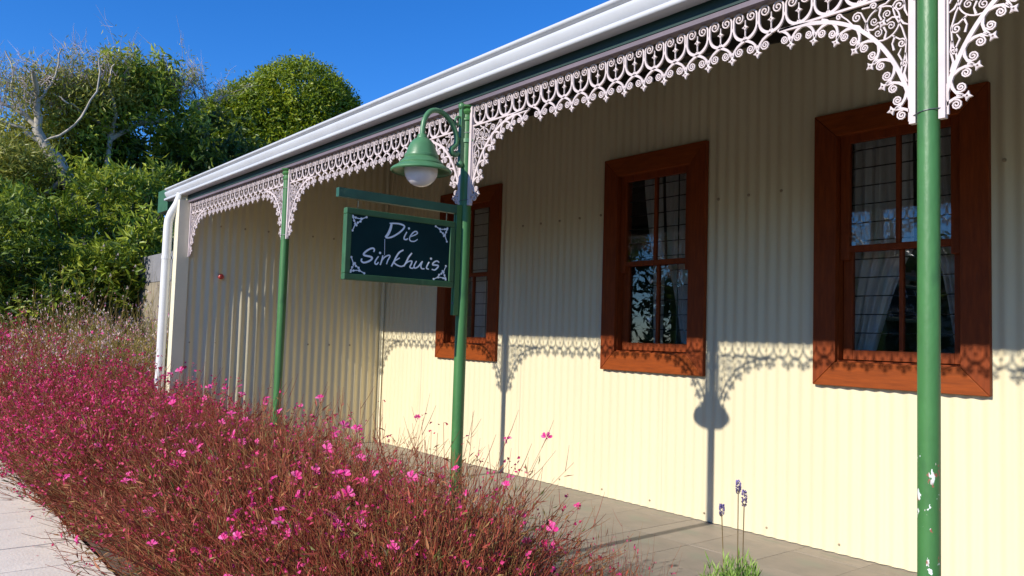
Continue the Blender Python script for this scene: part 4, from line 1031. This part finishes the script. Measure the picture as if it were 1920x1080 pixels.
shrub('leafy_shrub', 'bright green shrub with rosettes of long leaves left of the gutter end', 41, 190, 500, 13.5,
      [((200, 352, 13.9), (.85, .7, .26), 1.2), ((105, 398, 13.5), (.75, .7, .24), 1.1), ((285, 348, 14.2), (.38, .5, .2), .6), ((35, 425, 13.3), (.6, .7, .24), .8), ((185, 452, 13.4), (.3, .4, .2), .35), ((245, 395, 13.6), (.25, .3, .2), .3)], 640, 10, .15, .038, 'leaf_bright', .55)
shrub('leafy_shrub', 'lower bright shrub standing before the block wall', 42, 215, 560, 12.4,
      [((205, 500, 12.4), (.42, .4, .28), 1.0), ((235, 560, 12.3), (.25, .3, .25), .5), ((175, 530, 12.5), (.35, .3, .25), .7), ((265, 445, 12.6), (.22, .3, .3), .4)], 520, 10, .14, .038, 'leaf_bright', .6)
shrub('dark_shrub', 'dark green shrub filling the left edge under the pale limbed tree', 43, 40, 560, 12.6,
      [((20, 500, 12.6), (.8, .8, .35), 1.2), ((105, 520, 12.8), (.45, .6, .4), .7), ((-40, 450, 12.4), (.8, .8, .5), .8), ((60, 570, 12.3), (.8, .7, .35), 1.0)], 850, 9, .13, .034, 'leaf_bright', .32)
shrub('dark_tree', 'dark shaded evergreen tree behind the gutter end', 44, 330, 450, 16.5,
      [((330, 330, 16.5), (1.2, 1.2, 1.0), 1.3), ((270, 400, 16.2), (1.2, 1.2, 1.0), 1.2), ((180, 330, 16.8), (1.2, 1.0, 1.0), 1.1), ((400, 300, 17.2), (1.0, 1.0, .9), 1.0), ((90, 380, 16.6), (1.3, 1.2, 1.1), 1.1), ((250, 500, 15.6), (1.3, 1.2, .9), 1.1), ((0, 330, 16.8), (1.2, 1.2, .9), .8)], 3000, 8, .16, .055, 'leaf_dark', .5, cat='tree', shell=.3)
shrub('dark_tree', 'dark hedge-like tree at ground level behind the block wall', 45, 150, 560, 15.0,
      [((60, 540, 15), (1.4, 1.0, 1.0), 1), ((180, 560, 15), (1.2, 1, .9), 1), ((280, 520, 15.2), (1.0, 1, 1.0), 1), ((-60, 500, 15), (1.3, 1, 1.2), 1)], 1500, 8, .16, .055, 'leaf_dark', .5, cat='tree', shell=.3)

# ------------------------------------------------------------------ across the street (seen mirrored in the window panes)
opp = thing('house_opposite', 'low house with a dark roof across the street, mirrored in the window panes', 'house', (-4, -22, GZ))
b = MB(); b.box((-7, -4, 0), (8, 4, 2.7)); b.build('wall', M['cream_trim'], opp)
b = MB(); b.add([(-7.5, 4.5, 2.72), (8.5, 4.5, 2.72), (8.5, 0, 4.6), (-7.5, 0, 4.6), (-7.5, -4.5, 2.72), (8.5, -4.5, 2.72)], [(0, 1, 2, 3), (3, 2, 5, 4), (0, 3, 4), (1, 5, 2)]); b.build('roof', M['bark_dark'], opp)
rg = np.random.default_rng(90)
hb = clump_crown(rg, [((0 + 2.2 * i, 0, 1.5), (1.7, 1.0, 2.5 + .5 * (i % 3)), 1) for i in range(20)], 3600, 8, .34, .12, .4, .25, .5, .1, .3)
t = thing('garden_hedge', 'long uneven hedge across the street, mirrored low in the window panes', 'hedge', (-30, -17.5, GZ)); link('foliage', hb.mesh('foliage', M['leaf_dark']), t, kind='stuff')
for (x, y, s) in ((-17, -19, 1.15), (-23, -21, 1.3), (-12.5, -21, .95)):
    t = thing('street_tree', {-17: 'round tree across the street, mirrored in the middle window', -23: 'tallest round tree across the street, left of the mirrored house', -12.5: 'smallest round tree across the street, nearest the mirrored house'}[x], 'tree', (x, y, GZ), 'trees across the street')
    o = link('crown', bpy.data.meshes['crown.001'] if False else cb_me if 'cb_me' in globals() else [ob for ob in bpy.data.objects if ob.name.startswith('crown') and ob.parent and ob.parent.name == 'round_tree'][0].data, t, kind='stuff'); o.scale = (s, s, s)
    b = MB(); b.tube([(0, 0, 0), (.05, 0, 2.5), (0, .05, 5)], .18, 8); b.build('trunk', M['bark_dark'], t)

# petals dropped along the edge of the paving
rg = np.random.default_rng(3); Pt = NP(); k = 160
q = np.stack([rg.uniform(-3, 4.6, k), -3.19 - np.abs(rg.normal(0, .16, k)), np.full(k, GZ + .0165) + rg.uniform(0, .002, k)], 1)
d = unit(rg, k); d[:, 2] *= .1
Pt.leaves(q, d, np.tile([[0, 0, 1.0]], (k, 1)) + .2 * unit(rg, k), rg.uniform(.008, .016, k), rg.uniform(.006, .01, k), rg.uniform(0, 1, k), .15)
o = link('fallen_petals', Pt.mesh('fallen_petals', M['bud']), kind='stuff')
